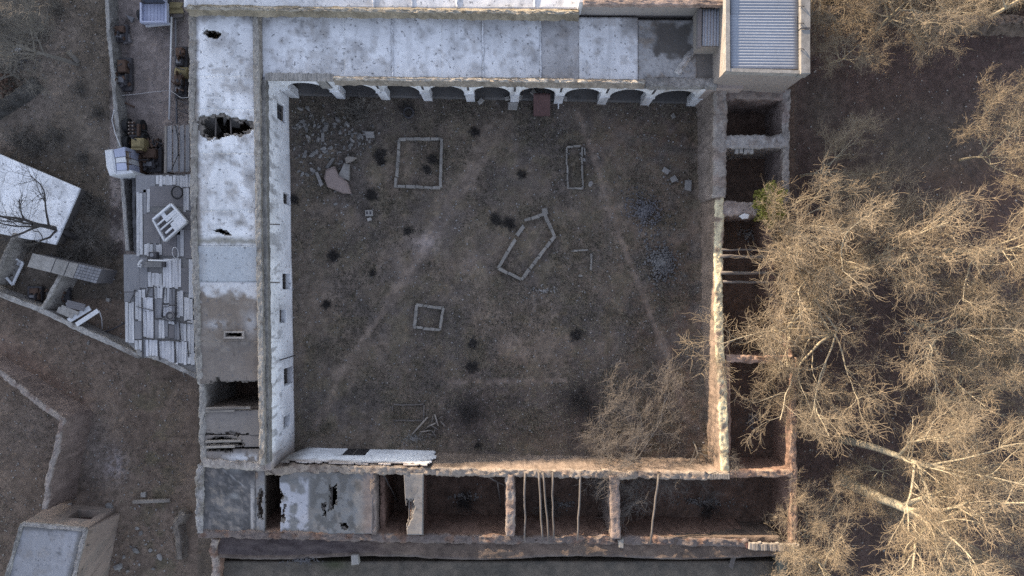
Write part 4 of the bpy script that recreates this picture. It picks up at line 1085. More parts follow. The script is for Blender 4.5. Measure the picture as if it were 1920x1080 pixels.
# torn pale sheet
m = MB().prism([P(233, 24, .3), P(238, 28, .3), P(251, 32, .3), P(246, 42, .3), P(239, 34, .3)], .12, .26, bev=.03); tag(m.build('sheet_scrap', 'grey_sheet'), 'torn pale scrap of sheet lying by the pickup truck', 'sheet')
m = MB().prism([P(222, 62, .3), P(240, 60, .3), P(246, 78, .3), P(232, 82, .3)], .1, .35, bev=.05); tag(m.build('sheet_scrap', 'tarp'), 'grey tarp bundle beside the lane wall under the torn sheet', 'tarp')

# tin lean-to
LT = thing('lean_to', 'grey ribbed sheet lean-to against the white-roofed wing', 'shelter', P(335, 280, 0))
for i, (xa, xb) in enumerate(((313, 325), (325, 337), (337, 348), (348, 358))):
    sheet('roof_sheet', corr([(xa, 237 - (xa - 313) * .05), (xb, 236.5 - (xb - 313) * .05), (xb, 322), (xa, 323)], 2.5 + .22 * i, 3, False, ztilt=.2, amp=.02), 24, 8, 'grey_sheet', LT, thick=(0, 0, -.02))
MB().tube([P(312, 237, 2.5), P(311, 325, 2.5)], .10, 10).build('edge_beam', 'pale_wood', LT)
for x, y in ((312, 240), (311.5, 322), (312, 282)):
    q = P(x, y, 2.4); MB().tube([(q[0], q[1], -.1), (q[0], q[1], 2.4)], .07, 8).build('post', 'old_wood', LT)
pole('cable', [P(329, 235, 2.95), P(334, 262, 3.1), P(334, 290, 3.1), P(322, 318, 2.9)], .03, 'dark cable snaking over the tin lean-to', 'cable', 'rubber')

# shack with patchwork roof
SH = thing('patchwork_shack', 'shack with patched roof of weathered boards and sheets between lane and wing', 'shack', P(305, 520, 0))
ZK = 2.7
base1 = [(254, 328), (360, 327), (362, 480), (258, 482)]
base2 = [(232, 476), (364, 478), (369, 700), (300, 676), (262, 662), (235, 640)]
MB().pxprism(base1, ZK, -.1).build('roof_deck', 'tar', SH)
MB().pxprism(base2, ZK - .03, -.1).build('roof_deck', 'tar', SH)
sheets = [  # x0,y0,x1,y1,mat
 (255, 329, 291, 361, 'grey_sheet'), (292, 329, 330, 347, 'boards'), (331, 328, 359, 352, 'boards'), (256, 362, 268, 479, 'boards'), (269, 356, 281, 400, 'boards'), (281, 349, 343, 387, 'tarp'),
 (344, 353, 360, 396, 'boards'), (270, 401, 300, 456, 'tarp'), (301, 400, 345, 440, 'tarp'), (341, 397, 359, 430, 'tarp'), (270, 457, 304, 480, 'boards'), (305, 441, 330, 480, 'tarp'), (331, 431, 345, 482, 'boards'), (346, 431, 360, 484, 'tarp'),
 (232, 478, 262, 547, 'grey_sheet'), (262, 482, 276, 540, 'grey_sheet'), (277, 512, 304, 538, 'boards'), (305, 486, 340, 540, 'pale_boards'), (341, 502, 353, 548, 'tarp'), (354, 486, 363, 560, 'boards'),
 (233, 548, 252, 566, 'grey_sheet'), (253, 544, 272, 600, 'boards'), (274, 540, 287, 556, 'grey_sheet'), (268, 558, 287, 582, 'pale_boards'), (289, 536, 305, 560, 'boards'), (307, 541, 328, 570, 'boards'), (331, 546, 344, 594, 'boards'), (345, 558, 362, 600, 'boards'),
 (235, 567, 252, 642, 'boards'), (253, 602, 266, 636, 'grey_sheet'), (253, 637, 266, 658, 'boards'), (268, 584, 288, 633, 'pale_boards'), (289, 561, 304, 596, 'grey_sheet'), (306, 572, 328, 594, 'pale_boards'), (291, 598, 315, 633, 'boards'), (316, 610, 326, 634, 'tarp'), (327, 606, 337, 637, 'boards'),
 (338, 606, 350, 640, 'boards'), (351, 602, 364, 660, 'boards'), (268, 637, 296, 668, 'pale_boards'), (298, 639, 327, 678, 'pale_boards'), (329, 640, 350, 682, 'pale_boards'), (351, 662, 366, 684, 'boards'), (316, 596, 327, 608, 'boards')]
for i, (x0, y0, x1, y1, mt) in enumerate(sheets):
    j = lambda: (rng.rand() - .5) * 1.2
    z = ZK + .03 + .006 * (i % 4)
    if mt in ('boards', 'pale_boards') and x1 - x0 > 9:
        nb = max(2, int(round((x1 - x0) / 6.0)))
        for b_ in range(nb):
            xa = x0 + (x1 - x0) * b_ / nb; xb = x0 + (x1 - x0) * (b_ + 1) / nb - .5
            ya = y0 + (rng.rand() - .5) * 3.5; yb = y1 + (rng.rand() - .5) * 4.5; tw = (rng.rand() - .5) * 1.6; zb = z + .008 * (b_ % 2)
            MB().pxprism([(xa + tw, ya), (xb + tw, ya + j()), (xb, yb), (xa, yb + j())], zb, zb - .03).build('roof_board', mt if rng.rand() < .9 else 'grey_sheet', SH)
    else:
        MB().pxprism([(x0 + j(), y0 + j()), (x1 + j(), y0 + j()), (x1 + j(), y1 + j()), (x0 + j(), y1 + j())], z, z - .03).build('roof_sheet', mt, SH)
# mud lip along the lower edge
rough_wall('eave', [(259, 655), (262, 664), (285, 668), (310, 678), (340, 692), (368, 706)], ZK + .05, .28, SH, z0=2.2, batter=.02, col=np.array([.27, .26, .255]), amp=.05, ztop_amp=.04)
def loose_bars(lst):
    for x0, y0, x1, y1, r_ in lst:
        MB().tube([P(x0, y0, ZK + .12), P(x1, y1, ZK + .12)], r_, 6).build('batten', 'iron', SH)
loose_bars([(252, 543, 252, 600, .035), (266, 558, 268, 672, .04), (288, 535, 290, 598, .035), (308, 538, 303, 594, .04), (330, 543, 331, 592, .04), (291, 597, 360, 607, .04), (270, 634, 338, 640, .04), (297, 640, 299, 675, .04), (327, 640, 330, 680, .045), (336, 606, 339, 638, .035), (351, 640, 354, 670, .035), (243, 568, 255, 544, .035), (274, 558, 280, 538, .035), (305, 576, 331, 571, .03), (256, 575, 290, 583, .03)])
# white frame on the roof
FR = thing('wooden_rack', 'white square wooden frame lying askew on the shack roof', 'rack', P(320, 418, ZK + .1))
cs = [P(322, 383, ZK + .35), P(351, 416, ZK + .35), P(310, 452, ZK + .35), P(288, 412, ZK + .35)]
def bar(a, b, w_, h_, name, mat, par):
    a = np.array(a); b = np.array(b); d = (b - a)[:2]; L = np.linalg.norm(d); rz = math.atan2(d[1], d[0])
    return MB().box((*((a + b) / 2)[:2], (a[2] + b[2]) / 2), (L, w_, h_), rz, bev=.015).build(name, mat, par)
for i in range(4):
    bar(cs[i], cs[(i + 1) % 4], .12, .3, 'rail', 'white_paint', FR)
for f in (.28, .52): bar(cs[0] * (1 - f) + cs[1] * f + [0, 0, .02], cs[3] * (1 - f) + cs[2] * f + [0, 0, .02], .10, .08, 'slat', 'white_paint', FR)
lp = lambda u, v: cs[0] * (1 - u) * (1 - v) + cs[1] * u * (1 - v) + cs[2] * u * v + cs[3] * (1 - u) * v
for (u0, u1, v0, v1) in ((.45, .98, .02, .34), (.60, .98, .34, .52), (.30, .44, .05, .6), (.72, .8, .52, .85), (.02, .26, .45, .62)):
    MB().prism([lp(u0, v0), lp(u1, v0), lp(u1, v1), lp(u0, v1)], ZK + .30, ZK + .40, bev=.01).build('board', 'white_paint', FR)
# hearth box, pole, curled hose, basket, tyre ring
t = thing('stove_box', 'small dark metal box with round hob on the shack roof', 'stove', P(285, 478, ZK)); MB().pxprism(rect(278, 472, 293, 484), ZK + .4, ZK, bev=.03).build('body', 'iron', t)
c = P(285, 478, ZK + .4); MB().tube([c, c + [0, 0, .04]], .13, 16).build('hob', 'grey_sheet', t)
t = thing('dark_trough', 'long dark box behind the white pole on the shack roof', 'box', P(285, 496, ZK)); MB().pxprism(rect(271, 491, 303, 501), ZK + .25, ZK, bev=.03).build('body', 'tar', t); MB().pxprism(rect(303.5, 491, 309, 501), ZK + .23, ZK, bev=.03).build('end_cap', 'iron', t)
pole('white_pole', [P(278, 488, ZK + .5), P(306, 488.5, ZK + .5), P(336, 486, ZK + .5)], .055, 'short white pole lying across the shack roof', 'pole', 'hose')
pole('hose', [P(267, 487, ZK + .45), P(262, 491, ZK + .35), P(259.5, 495, ZK + .2), P(260, 499, ZK + .16), P(263.5, 500, ZK + .2), P(265, 496.5, ZK + .26), P(262, 493.8, ZK + .3), P(259.5, 496, ZK + .3)], .065, 'white hose end curled into a loop on the shack roof', 'hose', 'hose')
a = np.linspace(0, 2 * np.pi, 26)
c = P(332, 361, ZK + .2); pole('tyre_ring', [c + [.36 * math.cos(x), .40 * math.sin(x), 0] for x in a], .05, 'thin black ring lying on the grey tarp of the shack roof', 'ring', 'rubber')
c = P(329, 474, ZK + .25); pole('wire_ring', [c + [.2 * math.cos(x), .36 * math.sin(x), .1 * math.sin(x)] for x in a], .022, 'thin pale wire loop beside the white pole', 'wire', 'hose')
t = thing('wash_tub', 'round dark wash tub standing on the patched roof boards', 'tub', P(322, 592, ZK)); c = P(322, 592, ZK + .05)
MB().tube([c, c + [0, 0, .22]], [.24, .28], 20).build('tub', 'iron', t); MB().tube([c + [.28 * math.cos(x), .28 * math.sin(x), .23] for x in a], .03, 6).build('rim', 'tarp', t); MB().tube([c + [0, 0, .222], c + [0, 0, .226]], .16, 16).build('bottom', 'tar', t)

# ================================================================== white-roofed house and low walled plots to the west
WH = thing('white_roof_house', 'small house with bright flat white roof at the outer edge of the yard', 'house', P(40, 370, 0))
wp = [(-40, 272), (150, 353), (104, 459), (-40, 430)]
roof('roof', wp, 1.25, WHITE * 1.2, WH, seed=120, amount=.1, thick=.15)
m = MB().pxprism([(-38, 274), (147, 354), (102, 456), (-38, 428)], 1.09, -.1); plaster_attr(m.build('wall', 'plaster', WH), np.array([.12, .11, .105]), 310)
GS = thing('sheet_roofed_shed', 'long low shed roofed with pale sheets, last bay darker tiles', 'shed', P(120, 505, 0))
zz = 1.9
MB().pxprism([(62, 476), (190, 506), (179, 531), (52, 500)], zz, -.1).build('wall', 'tarp', GS)
def lerp4(c, u, v): return tuple((np.array(c[0]) * (1 - u) * (1 - v) + np.array(c[1]) * u * (1 - v) + np.array(c[2]) * u * v + np.array(c[3]) * (1 - u) * v))
cq = [(61, 475), (191, 505), (180, 532), (51, 500)]
for (u0, u1) in ((0, .33), (.345, .52), (.535, .66)):
    MB().pxprism([lerp4(cq, u0, 0), lerp4(cq, u1, 0), lerp4(cq, u1, 1), lerp4(cq, u0, 1)], zz + .06, zz + .01, bev=.01).build('roof_sheet', 'concrete', GS)
for i in range(7):
    for k in range(5):
        u0 = .672 + .328 * i / 7; u1 = .672 + .328 * (i + .9) / 7; v0 = k / 5; v1 = (k + .88) / 5
        MB().pxprism([lerp4(cq, u0, v0), lerp4(cq, u1, v0), lerp4(cq, u1, v1), lerp4(cq, u0, v1)], zz + .05 + .01 * ((i + k) % 3), zz).build('roof_tile', 'grey_sheet', GS)
tag(rough_wall('plot_wall', [(118, 500), (108, 525), (92, 555), (78, 578)], 1.5, .22, col=np.array([.27, .25, .23]), topcol=np.array([.36, .34, .32]), batter=.3, amp=.05), 'short mud wall from the sheet-roofed shed to the long plot wall', 'wall')
tag(rough_wall('plot_wall', [(28, 438), (12, 470), (2, 500), (-20, 530)], 1.5, .25, col=np.array([.26, .24, .22]), batter=.2, amp=.06), 'mud wall behind the white house at the outer edge', 'wall')
tag(rough_wall('plot_wall', [(-30, 540), (20, 560), (78, 582), (140, 613), (200, 640), (262, 668)], 1.25, .34, col=np.array([.27, .25, .235]), topcol=np.array([.36, .345, .33]), batter=.1, amp=.05, ztop_amp=.05), 'long slanting mud wall between plots and open field', 'wall')
LS = thing('lumber_frame', 'pale boards and broken frame propped in the plot corner', 'frame', P(25, 505, 0))
for i, (x0, y0, x1, y1) in enumerate(((12, 495, 22, 480), (22, 480, 43, 493), (43, 493, 30, 520), (30, 520, 24, 534), (24, 534, 10, 518), (10, 518, 12, 495))):
    bar(P(x0, y0, .6), P(x1, y1, .6), .14, .12, 'rail', 'white_paint', LS)
for i, (x, y) in enumerate(((20, 488), (28, 490), (34, 494), (18, 508), (26, 512), (22, 522), (30, 503))):
    q = P(x, y, .5); inst('board', BLOCKS[i % 6], 'white_paint' if i < 3 else 'concrete', (q[0], q[1], .35), rz=.5 + .3 * i, scale=(.34, .26, .12), parent=LS)
G3 = 'boards dumped on the plot wall'
for i, (x0, y0, x1, y1, w_, mt) in enumerate(((125, 602, 172, 577, .34, 'white_paint'), (140, 609, 187, 582, .30, 'white_paint'), (105, 580, 140, 592, .42, 'concrete'), (112, 575, 150, 588, .26, 'concrete'), (122, 569, 162, 577, .5, 'tarp'))):
    a_ = P(x0, y0, 1.35 + .05 * i); b_ = P(x1, y1, 1.0 + .05 * i)
    tag(bar(a_, b_, w_, .07, 'board', mt, None), ['white board, inner of the crossed pair on the long plot wall', 'white board, outer of the crossed pair on the long plot wall', 'wide grey board end near the short mud wall', 'narrow grey board under the white pair', 'dark grey panel lying behind the white boards'][i], 'board', G3)
c = P(126, 570, 1.0); tag(MB().tube([c, c + [.5, .02, .05]], .13, 12).build('pipe', 'hose'), 'short white pipe piece beside the dumped boards', 'pipe')
c = P(185, 585, .3); pole('hose', [P(186, 582, .9), P(191, 598, .5), P(192, 616, .3)], .03, 'pale thin hose hanging by the plot wall', 'hose', 'hose')
pole('timber_post', [P(235, 605, .2), P(212, 617, .2), P(180, 627, .2)], .05, 'dark pole lying along the inside of the plot wall', 'pole', 'iron')
q = P(205, 562, 0); tag(inst('stone', BLOCKS[0], 'concrete', (q[0], q[1], .0), scale=(.22, .25, .2)), 'single pale cube stone in the dark plot', 'stone')
q = P(110, 550, 0)
scrap('scrap_engine', 'dark lumber and junk under the sheet-roofed shed edge', 'junk', 118, 552, 1.4, 1.0, .6, 12, n=9)
scrap('scrap_engine', 'junk heap in the plot beside the lumber frame', 'junk', 72, 550, 1.0, 1.0, .5, 13, n=9)

# mud boundary wall and small house, lower corner
tag(rough_wall('boundary_wall', [(-30, 680), (10, 706), (45, 735), (80, 762), (117, 789), (105, 840), (92, 890), (82, 955)], [1.6, 1.7, 2.0, 2.3, 2.7, 2.8, 2.8, 2.8], .34, batter=.22, col=np.array([.215, .165, .145]), topcol=np.array([.30, .26, .24]), amp=.09, ztop_amp=.10), 'bent eroded mud wall leading down to the small flat-roofed house', 'wall')
HS = thing('small_house', 'small flat-roofed mud house in the lower corner beside the bent wall', 'house', P(110, 1040, 0))
hz = 3.3
def hroof(c, px, py):
    f = fbm(px * .08, py * .08, 91, 4)
    c = mix(c, np.array([.16, .155, .155]), .9 * sstep(14, 6, np.minimum(np.minimum(px - 22 + (1080 - py) * -.2 + 14, 158 - px - (py - 995) * .26), py - 985) + 8 * (f - .5)))
    return c
roof('roof', [(42, 984), (157, 996), (122, 1130), (0, 1130)], hz, np.array([.30, .30, .325]), HS, seed=130, amount=.25, extra=hroof, thick=.2)
hcol = np.array([.27, .215, .185])
ha, hb = P(40, 982, hz), P(161, 993, hz)
def hn(u, v):
    X = ha[None, None] * (1 - u)[..., None] + hb * u[..., None]; X[..., 2] = -.1 + (hz + .05) * v
    X[..., 1] += .35 * (1 - v); X[..., 0] += .04 * (fbm(X[..., 2] * 2, X[..., 0], 3) - .5); return X
sheet('wall', hn, 60, 44, 'plaster', HS, hole=lambda u, v: (u > .50) & (u < .86) & (v > .26) & (v < .60), thick=(0, -.45, 0), col=plaster_col(hcol, MUD * .8, .5, 22))
hc_ = P(135, 1130, hz)
def he(u, v):
    X = hb[None, None] * (1 - u)[..., None] + hc_ * u[..., None]; X[..., 2] = -.1 + (hz + .05) * v; X[..., 0] += .35 * (1 - v); return X
sheet('wall', he, 50, 44, 'plaster', HS, thick=(-.4, 0, 0), col=plaster_col(hcol * 1.05, MUD * .8, .5, 23))
MB().box(((ha + (hb - ha) * .68)[0], (ha + (hb - ha) * .68)[1] - .30, 1.35), (1.9, .05, 1.5), -.05).build('door', 'red_tin', HS)
rough_wall('roof_edge', [(41, 983), (160, 994)], hz + .12, .22, HS, z0=hz - .1, col=np.array([.30, .28, .27]), amp=.05, ztop_amp=.05, batter=.02)
rough_wall('roof_edge', [(159, 994), (126, 1130)], hz + .10, .22, HS, z0=hz - .1, col=np.array([.30, .28, .27]), amp=.06, ztop_amp=.05, batter=.02)
rough_wall('roof_edge', [(40, 983), (-2, 1130)], hz + .10, .22, HS, z0=hz - .1, col=np.array([.26, .25, .24]), amp=.06, ztop_amp=.05, batter=.02)
for y in (1024, 1070):
    q0 = P(158 - (y - 995) * .26, y, 2.95); MB().tube([q0 - [.3, 0, 0], q0 + [.55, .05, -.05]], .05, 6).build('roof_pole', 'old_wood', HS)
pole('plank_beam', [P(250, 941, .25), P(319, 938, .25)], .14, 'thick pale squared beam lying alone in the field', 'beam', 'pale_wood')
q = P(271, 926, 0); tag(inst('stone', BLOCKS[4], 'concrete', (q[0], q[1], 0), scale=(.3, .32, .2)), 'pale stone just above the lone beam in the field', 'stone')
tag(rough_wall('field_bank', [(345, 960), (329, 985), (334, 1010), (336, 1050)], .55, .35, batter=.3, z0=-.1, col=np.array([.19, .165, .145]), amp=.1), 'small curved earth bank below the ruin corner', 'bank')
for i, (x, y, s) in enumerate(((258, 990, .35), (265, 999, .42), (256, 1032, .6), (283, 1031, .4), (301, 1044, .55), (222, 1063, .7), (233, 1044, .3), (205, 948, .6), (131, 948, .5), (254, 953, .2), (240, 1070, .3), (262, 1058, .25), (288, 1066, .3), (166, 643, .3), (246, 1024, .22), (275, 1020, .2))):
    q = P(x, y, 0); tag(inst('stone', STONES[i % 8], 'stone', (q[0], q[1], float(gz(q[0], q[1])) + .05), rz=i * 1.3, scale=(s * 1.1, s, s * .8)), 'loose grey fieldstone lying in the field below the plots', 'stone', 'fieldstones in the lower field')

# ================================================================== things in the courtyard
def kerb_frame(label, lines, w_=.2, h_=.25, mat='kerb', gap=.0, lmin=.35, seed=0, name='kerb_bed', skip=0.0):
    rg = np.random.RandomState(seed); q = P(*lines[0][0], 0); t = thing(name, label, 'kerb', q)
    for ln in lines:
        for (x0, y0), (x1, y1) in zip(ln[:-1], ln[1:]):
            a = P(x0, y0, 0); b = P(x1, y1, 0); L = np.linalg.norm(b - a); s = 0; rz = math.atan2((b - a)[1], (b - a)[0])
            while s < L - .08:
                l = min(lmin * (.7 + .7 * rg.rand()), L - s)
                if rg.rand() >= skip:
                    p = a + (b - a) * (s + l / 2) / L
                    z = float(gz(p[0], p[1])); hh = h_ * (.8 + .4 * rg.rand())
                    inst('kerb_stone', BLOCKS[rg.randint(6)], mat, (p[0] + rg.randn() * .012, p[1] + rg.randn() * .012, z - .08), rz=rz + rg.randn() * .04, scale=(max(.06, l - .015 - gap), w_ * (.85 + .3 * rg.rand()), hh + .08), parent=t)
                s += l
    return t
kerb_frame('square bed edged with thin stones, dark shrub inside', [[(749, 262), (829, 261)], [(829, 261), (826, 354)], [(826, 353), (742, 350)], [(742, 350), (747, 305), (749, 262)]], .19, .28, seed=1, lmin=.55)
kerb_frame('tall narrow double-edged stone bed under the arcade', [[(1062, 276), (1090, 276)], [(1062, 276), (1064, 355)], [(1064, 354), (1092, 354)], [(1090, 276), (1092, 354)], [(1096, 278), (1097, 292)]], .12, .2, seed=2, lmin=.5)
kerb_frame('small tilted square bed edged with pale stones', [[(782, 572), (832, 577)], [(832, 577), (825, 619)], [(825, 619), (777, 613)], [(777, 613), (782, 572)]], .19, .28, seed=3, lmin=.42)
kerb_frame('five-sided stone-edged bed in the middle of the courtyard', [[(1019, 398), (1040, 442)], [(1040, 442), (1008, 485), (978, 525)], [(978, 525), (935, 503)], [(935, 503), (958, 462)], [(958, 462), (968, 447)], [(971, 442), (981, 424)], [(984, 413), (1021, 402)]], .22, .3, seed=4, lmin=.6)
kerb_frame('half-buried broken stone edging beside the five-sided bed', [[(1076, 470), (1105, 468)], [(1109, 476), (1107, 512)], [(1100, 517), (1083, 516)]], .13, .1, seed=5, skip=.25)
kerb_frame('faint sunken rectangular edging near the white wall door', [[(737, 758), (796, 758)], [(795, 760), (794, 788)], [(794, 788), (738, 788)], [(737, 760), (736, 770)]], .10, .1, mat='old_wood', seed=6, lmin=.6)
q = P(1021, 397, 0); tag(inst('stone', BLOCKS[2], 'kerb', (q[0], q[1], 0), rz=.2, scale=(.42, .42, .35)), 'square stone block at the tip of the five-sided bed', 'stone')
# tyre ring, small block, slab
c = P(766, 211, .12); pole('tyre_ring', [c + [.33 * math.cos(x), .36 * math.sin(x), 0] for x in a_] if False else [c + [.33 * math.cos(x), .36 * math.sin(x), 0] for x in np.linspace(0, 2 * np.pi, 26)], .075, 'old grey tyre lying in front of the third arch', 'tyre', 'iron')
t = thing('block_pair', 'pale hollow block standing on the courtyard floor', 'block', P(693, 402, 0)); q = P(693, 400, 0)
MB().box((q[0], q[1], .14), (.52, .42, .30), .05, bev=.03).build('block', 'concrete', t)
for d in (-.12, .12): MB().box((q[0] + d, q[1], .292), (.13, .2, .02), .05).build('cavity_shade', 'iron', t)  # dark plates laid on top, painted as the shade in the hollows
MB().box((q[0], q[1] - .42, .06), (.3, .22, .18), .3, bev=.03).build('fragment', 'concrete', t)
SL = [(610, 318), (626, 311), (634, 328), (650, 340), (657, 362), (640, 361), (613, 350), (607, 334)]
m = MB().prism([P(x, y, .6) for x, y in SL], .1, .62, bev=.12); tag(m.build('fallen_slab', 'pink_slab'), 'large pinkish fallen masonry slab in the rubble', 'slab')
m = MB().prism([P(x, y, .4) for x, y in ((631, 335), (645, 305), (655, 308), (654, 338), (642, 335))], .0, .42, bev=.06); tag(m.build('fallen_slab', 'concrete'), 'grey slab leaning behind the pinkish fallen slab', 'slab')
m = MB().prism([P(x, y, .5) for x, y in ((646, 296), (652, 292), (668, 295), (660, 301), (648, 306))], .15, .55, bev=.08); tag(m.build('fallen_slab', 'pale_wood'), 'pale angular chunk at the top of the leaning grey slab', 'slab')
for i, (pts, lb) in enumerate((([(623, 295), (628, 296), (616, 318), (609, 314)], 'long thin slab lying above the pinkish slab'), ([(590, 322), (596, 322), (606, 345), (600, 350)], 'narrow dark slab beside the pinkish slab'), ([(602, 248), (607, 248), (608, 265), (602, 265)], 'short upright slab in the middle of the rubble'), ([(608, 233), (616, 233), (612, 246), (605, 245)], 'pale slab at the top of the rubble scatter'), ([(683, 246), (700, 246), (702, 258), (686, 258)], 'broad pale boulder at the outer edge of the rubble'))):
    m = MB().prism([P(x, y, .25) for x, y in pts], -.05, .28, bev=.05); tag(m.build('rubble_slab', 'stone'), lb, 'slab')
G4 = 'rubble stones strewn in the upper courtyard corner'
n = 0
rg = np.random.RandomState(77)
clust = [(585, 262, 30), (612, 240, 22), (640, 300, 20), (650, 250, 26), (688, 256, 14), (600, 300, 26), (625, 275, 26), (590, 225, 22), (640, 362, 20), (557, 240, 8), (555, 290, 10), (660, 280, 22), (576, 330, 20)]
while n < 170:
    cx, cy, r_ = clust[rg.randint(len(clust))]
    x = cx + rg.randn() * r_; y = cy + rg.randn() * r_ * .8
    if x < 552 or y < 196 or y > 400 or inpoly(np.array([x]), np.array([y]), SL)[0]: continue
    q = P(x, y, 0); s = .16 + .28 * rg.rand() ** 2.2
    tag(inst('stone', STONES[rg.randint(8)], 'stone', (q[0], q[1], float(gz(q[0], q[1])) + s * .12), scale=(s * 1.3, s, s * .9), rot=(rg.randn() * .3, rg.randn() * .3, rg.rand() * 6)), 'loose grey rubble stone among many in the upper courtyard corner', 'stone', G4)
    n += 1
for i, (x, y, s, w_) in enumerate(((1248, 321, .45, .3), (1262, 336, .4, .4), (1289, 349, .75, .4), (1270, 340, .2, .2), (1252, 338, .2, .2), (1278, 342, .2, .2), (1244, 332, .18, .2), (1256, 345, .16, .2), (1107, 345, .5, .45), (1095, 300, .35, .3))):
    q = P(x, y, 0); tag(inst('stone', BLOCKS[i % 6] if i < 3 else STONES[i % 8], 'stone', (q[0], q[1], float(gz(q[0], q[1])) + (.0 if i < 3 else .06)), rz=-.5 + i, scale=(s, w_, .25)), 'loose block in the small scatter near the roofless rooms' if i < 8 else 'small boulder beside the tall narrow bed', 'stone', 'blocks scattered near the roofless rooms' if i < 8 else 'boulders beside the narrow bed')
def heap(px, py, rx, ry, hh, n, mat, seed, label, smin=.10, smax=.24):
    rg = np.random.RandomState(seed); t = thing('stone_heap', label, 'stone heap', P(px, py, 0)); VV = []; FF = []; off = 0
    base = []
    for me in STONES:
        v = np.zeros(len(me.vertices) * 3); me.vertices.foreach_get('co', v); base.append((v.reshape(-1, 3), np.array([list(p.vertices) for p in me.polygons])))
    for i in range(n):
        an = rg.rand() * 6.28; rr = min(1.9, abs(rg.randn()) * .52) * (1 + .35 * math.sin(an * 2 + seed) + .2 * math.sin(an * 5 + seed * 2))
        q = P(px + rx * rr * math.cos(an), py + ry * rr * math.sin(an), 0); s = smin + (smax - smin) * rg.rand() ** 1.5
        V0, F0 = base[rg.randint(8)]; al, be = rg.rand() * 6.28, rg.randn() * .5
        Rm = np.array(Matrix.Rotation(al, 3, 'Z') @ Matrix.Rotation(be, 3, 'X'))
        z = float(gz(q[0], q[1])) + hh * max(0, 1 - rr) * (.6 + .4 * rg.rand()) + s * .2
        VV.append((V0 * np.array([1.3, 1, 1]) * s) @ Rm.T + np.array([q[0], q[1], z])); FF.append(F0 + off); off += len(V0)
    o = link('stones', fast_mesh('stones', np.concatenate(VV), np.concatenate(FF)), mat, t); o['kind'] = 'stuff'
heap(1240, 494, 36, 33, .95, 760, 'heap_stone', 5, 'heap of broken grey stones in the courtyard beside the roofless rooms')
heap(1208, 397, 42, 38, .5, 760, 'dark_stone', 6, 'darker flat heap of small stones above the grey stone heap', .08, .18)
heap(775, 822, 26, 14, .06, 260, 'stone', 8, 'thin spread of pale gravel by the white wall door', .05, .11)
heap(1020, 545, 40, 16, .05, 90, 'stone', 9, 'thin scatter of broken stones below the five-sided bed', .06, .16)
heap(590, 1020, 40, 9, .1, 160, 'dark_stone', 10, 'dark stone scatter on the terrace behind the ruined wing', .07, .16)
for o in [x for x in bpy.data.objects if x.name.startswith('stones') and x.parent and 'terrace' in x.parent['label']]:
    o.location.z += 2.85
for i, (x, y, rx_, ry_, n_, lb) in enumerate(((870, 930, 45, 16, 120, 'first'), (1060, 945, 40, 14, 100, 'timbered middle'), (1320, 940, 90, 16, 170, 'widest'), (1400, 440, 26, 22, 90, 'orchard-side timbered'), (1410, 790, 28, 40, 90, 'long end'))):
    heap(x, y, rx_, ry_, .12, n_, 'stone', 60 + i, 'scattered brick and stone debris on the floor of the %s room' % lb, .06, .2)
# red sheet leaning in the arcade
sheet('metal_sheet', lambda u, v: np.stack([P(999, 0)[0] + 1.16 * u + .05 * v, P(0, 166)[1] - .72 + 0 * u - 1.25 * v, 1.35 - 1.25 * v + .03 * np.sin(u * 2 * np.pi * 5)], -1), 50, 8, 'red_tin', None, thick=(0, 0, -.02))
tag(bpy.data.objects['metal_sheet'], 'dark red ribbed metal sheet leaning at the sixth arch', 'metal sheet')
pole('white_post', [P(1047, 184, .3), P(1047, 204, .05)], .05, 'thin white post leaning against an arcade pillar', 'post', 'hose')
for i, (x, y, s) in enumerate(((962, 199, .6), (951, 186, .3), (900, 193, .3), (1000, 174, .35), (975, 184, .3), (1060, 186, .3), (1212, 172, .4), (1262, 218, .3), (903, 190, .3))):
    q = P(x, y, .1); tag(inst('stone', BLOCKS[i % 6], 'concrete', (q[0], q[1], .0 if y > 195 else .2), rz=.3 * i, scale=(s, s * .8, .22)), 'grey block lying at the foot of the arcade pillars', 'stone', 'blocks at the foot of the arcade')
# stick pile
G5 = 'sticks of the pile near the white wall'
for i, (x0, y0, x1, y1, r_) in enumerate(((774, 813, 802, 782, .06), (801, 801, 817, 793, .055), (815, 777, 822, 799, .055), (787, 810, 808, 807, .045), (795, 806, 820, 790, .04), (809, 806, 818, 820, .05), (826, 790, 837, 802, .06), (812, 780, 810, 792, .05), (818, 800, 812, 815, .05), (800, 812, 815, 818, .04), (822, 786, 830, 780, .05), (805, 796, 822, 806, .045))):
    pole('stick', [P(x0, y0, .15), P((x0 + x1) / 2, (y0 + y1) / 2, .28), P(x1, y1, .2 + .05 * (i % 3))], r_, 'longest pale stick beside the stick pile' if i == 0 else 'bare stick in the pile near the white wall', 'stick', 'pale_wood' if i < 4 else 'old_wood', None if i == 0 else G5)

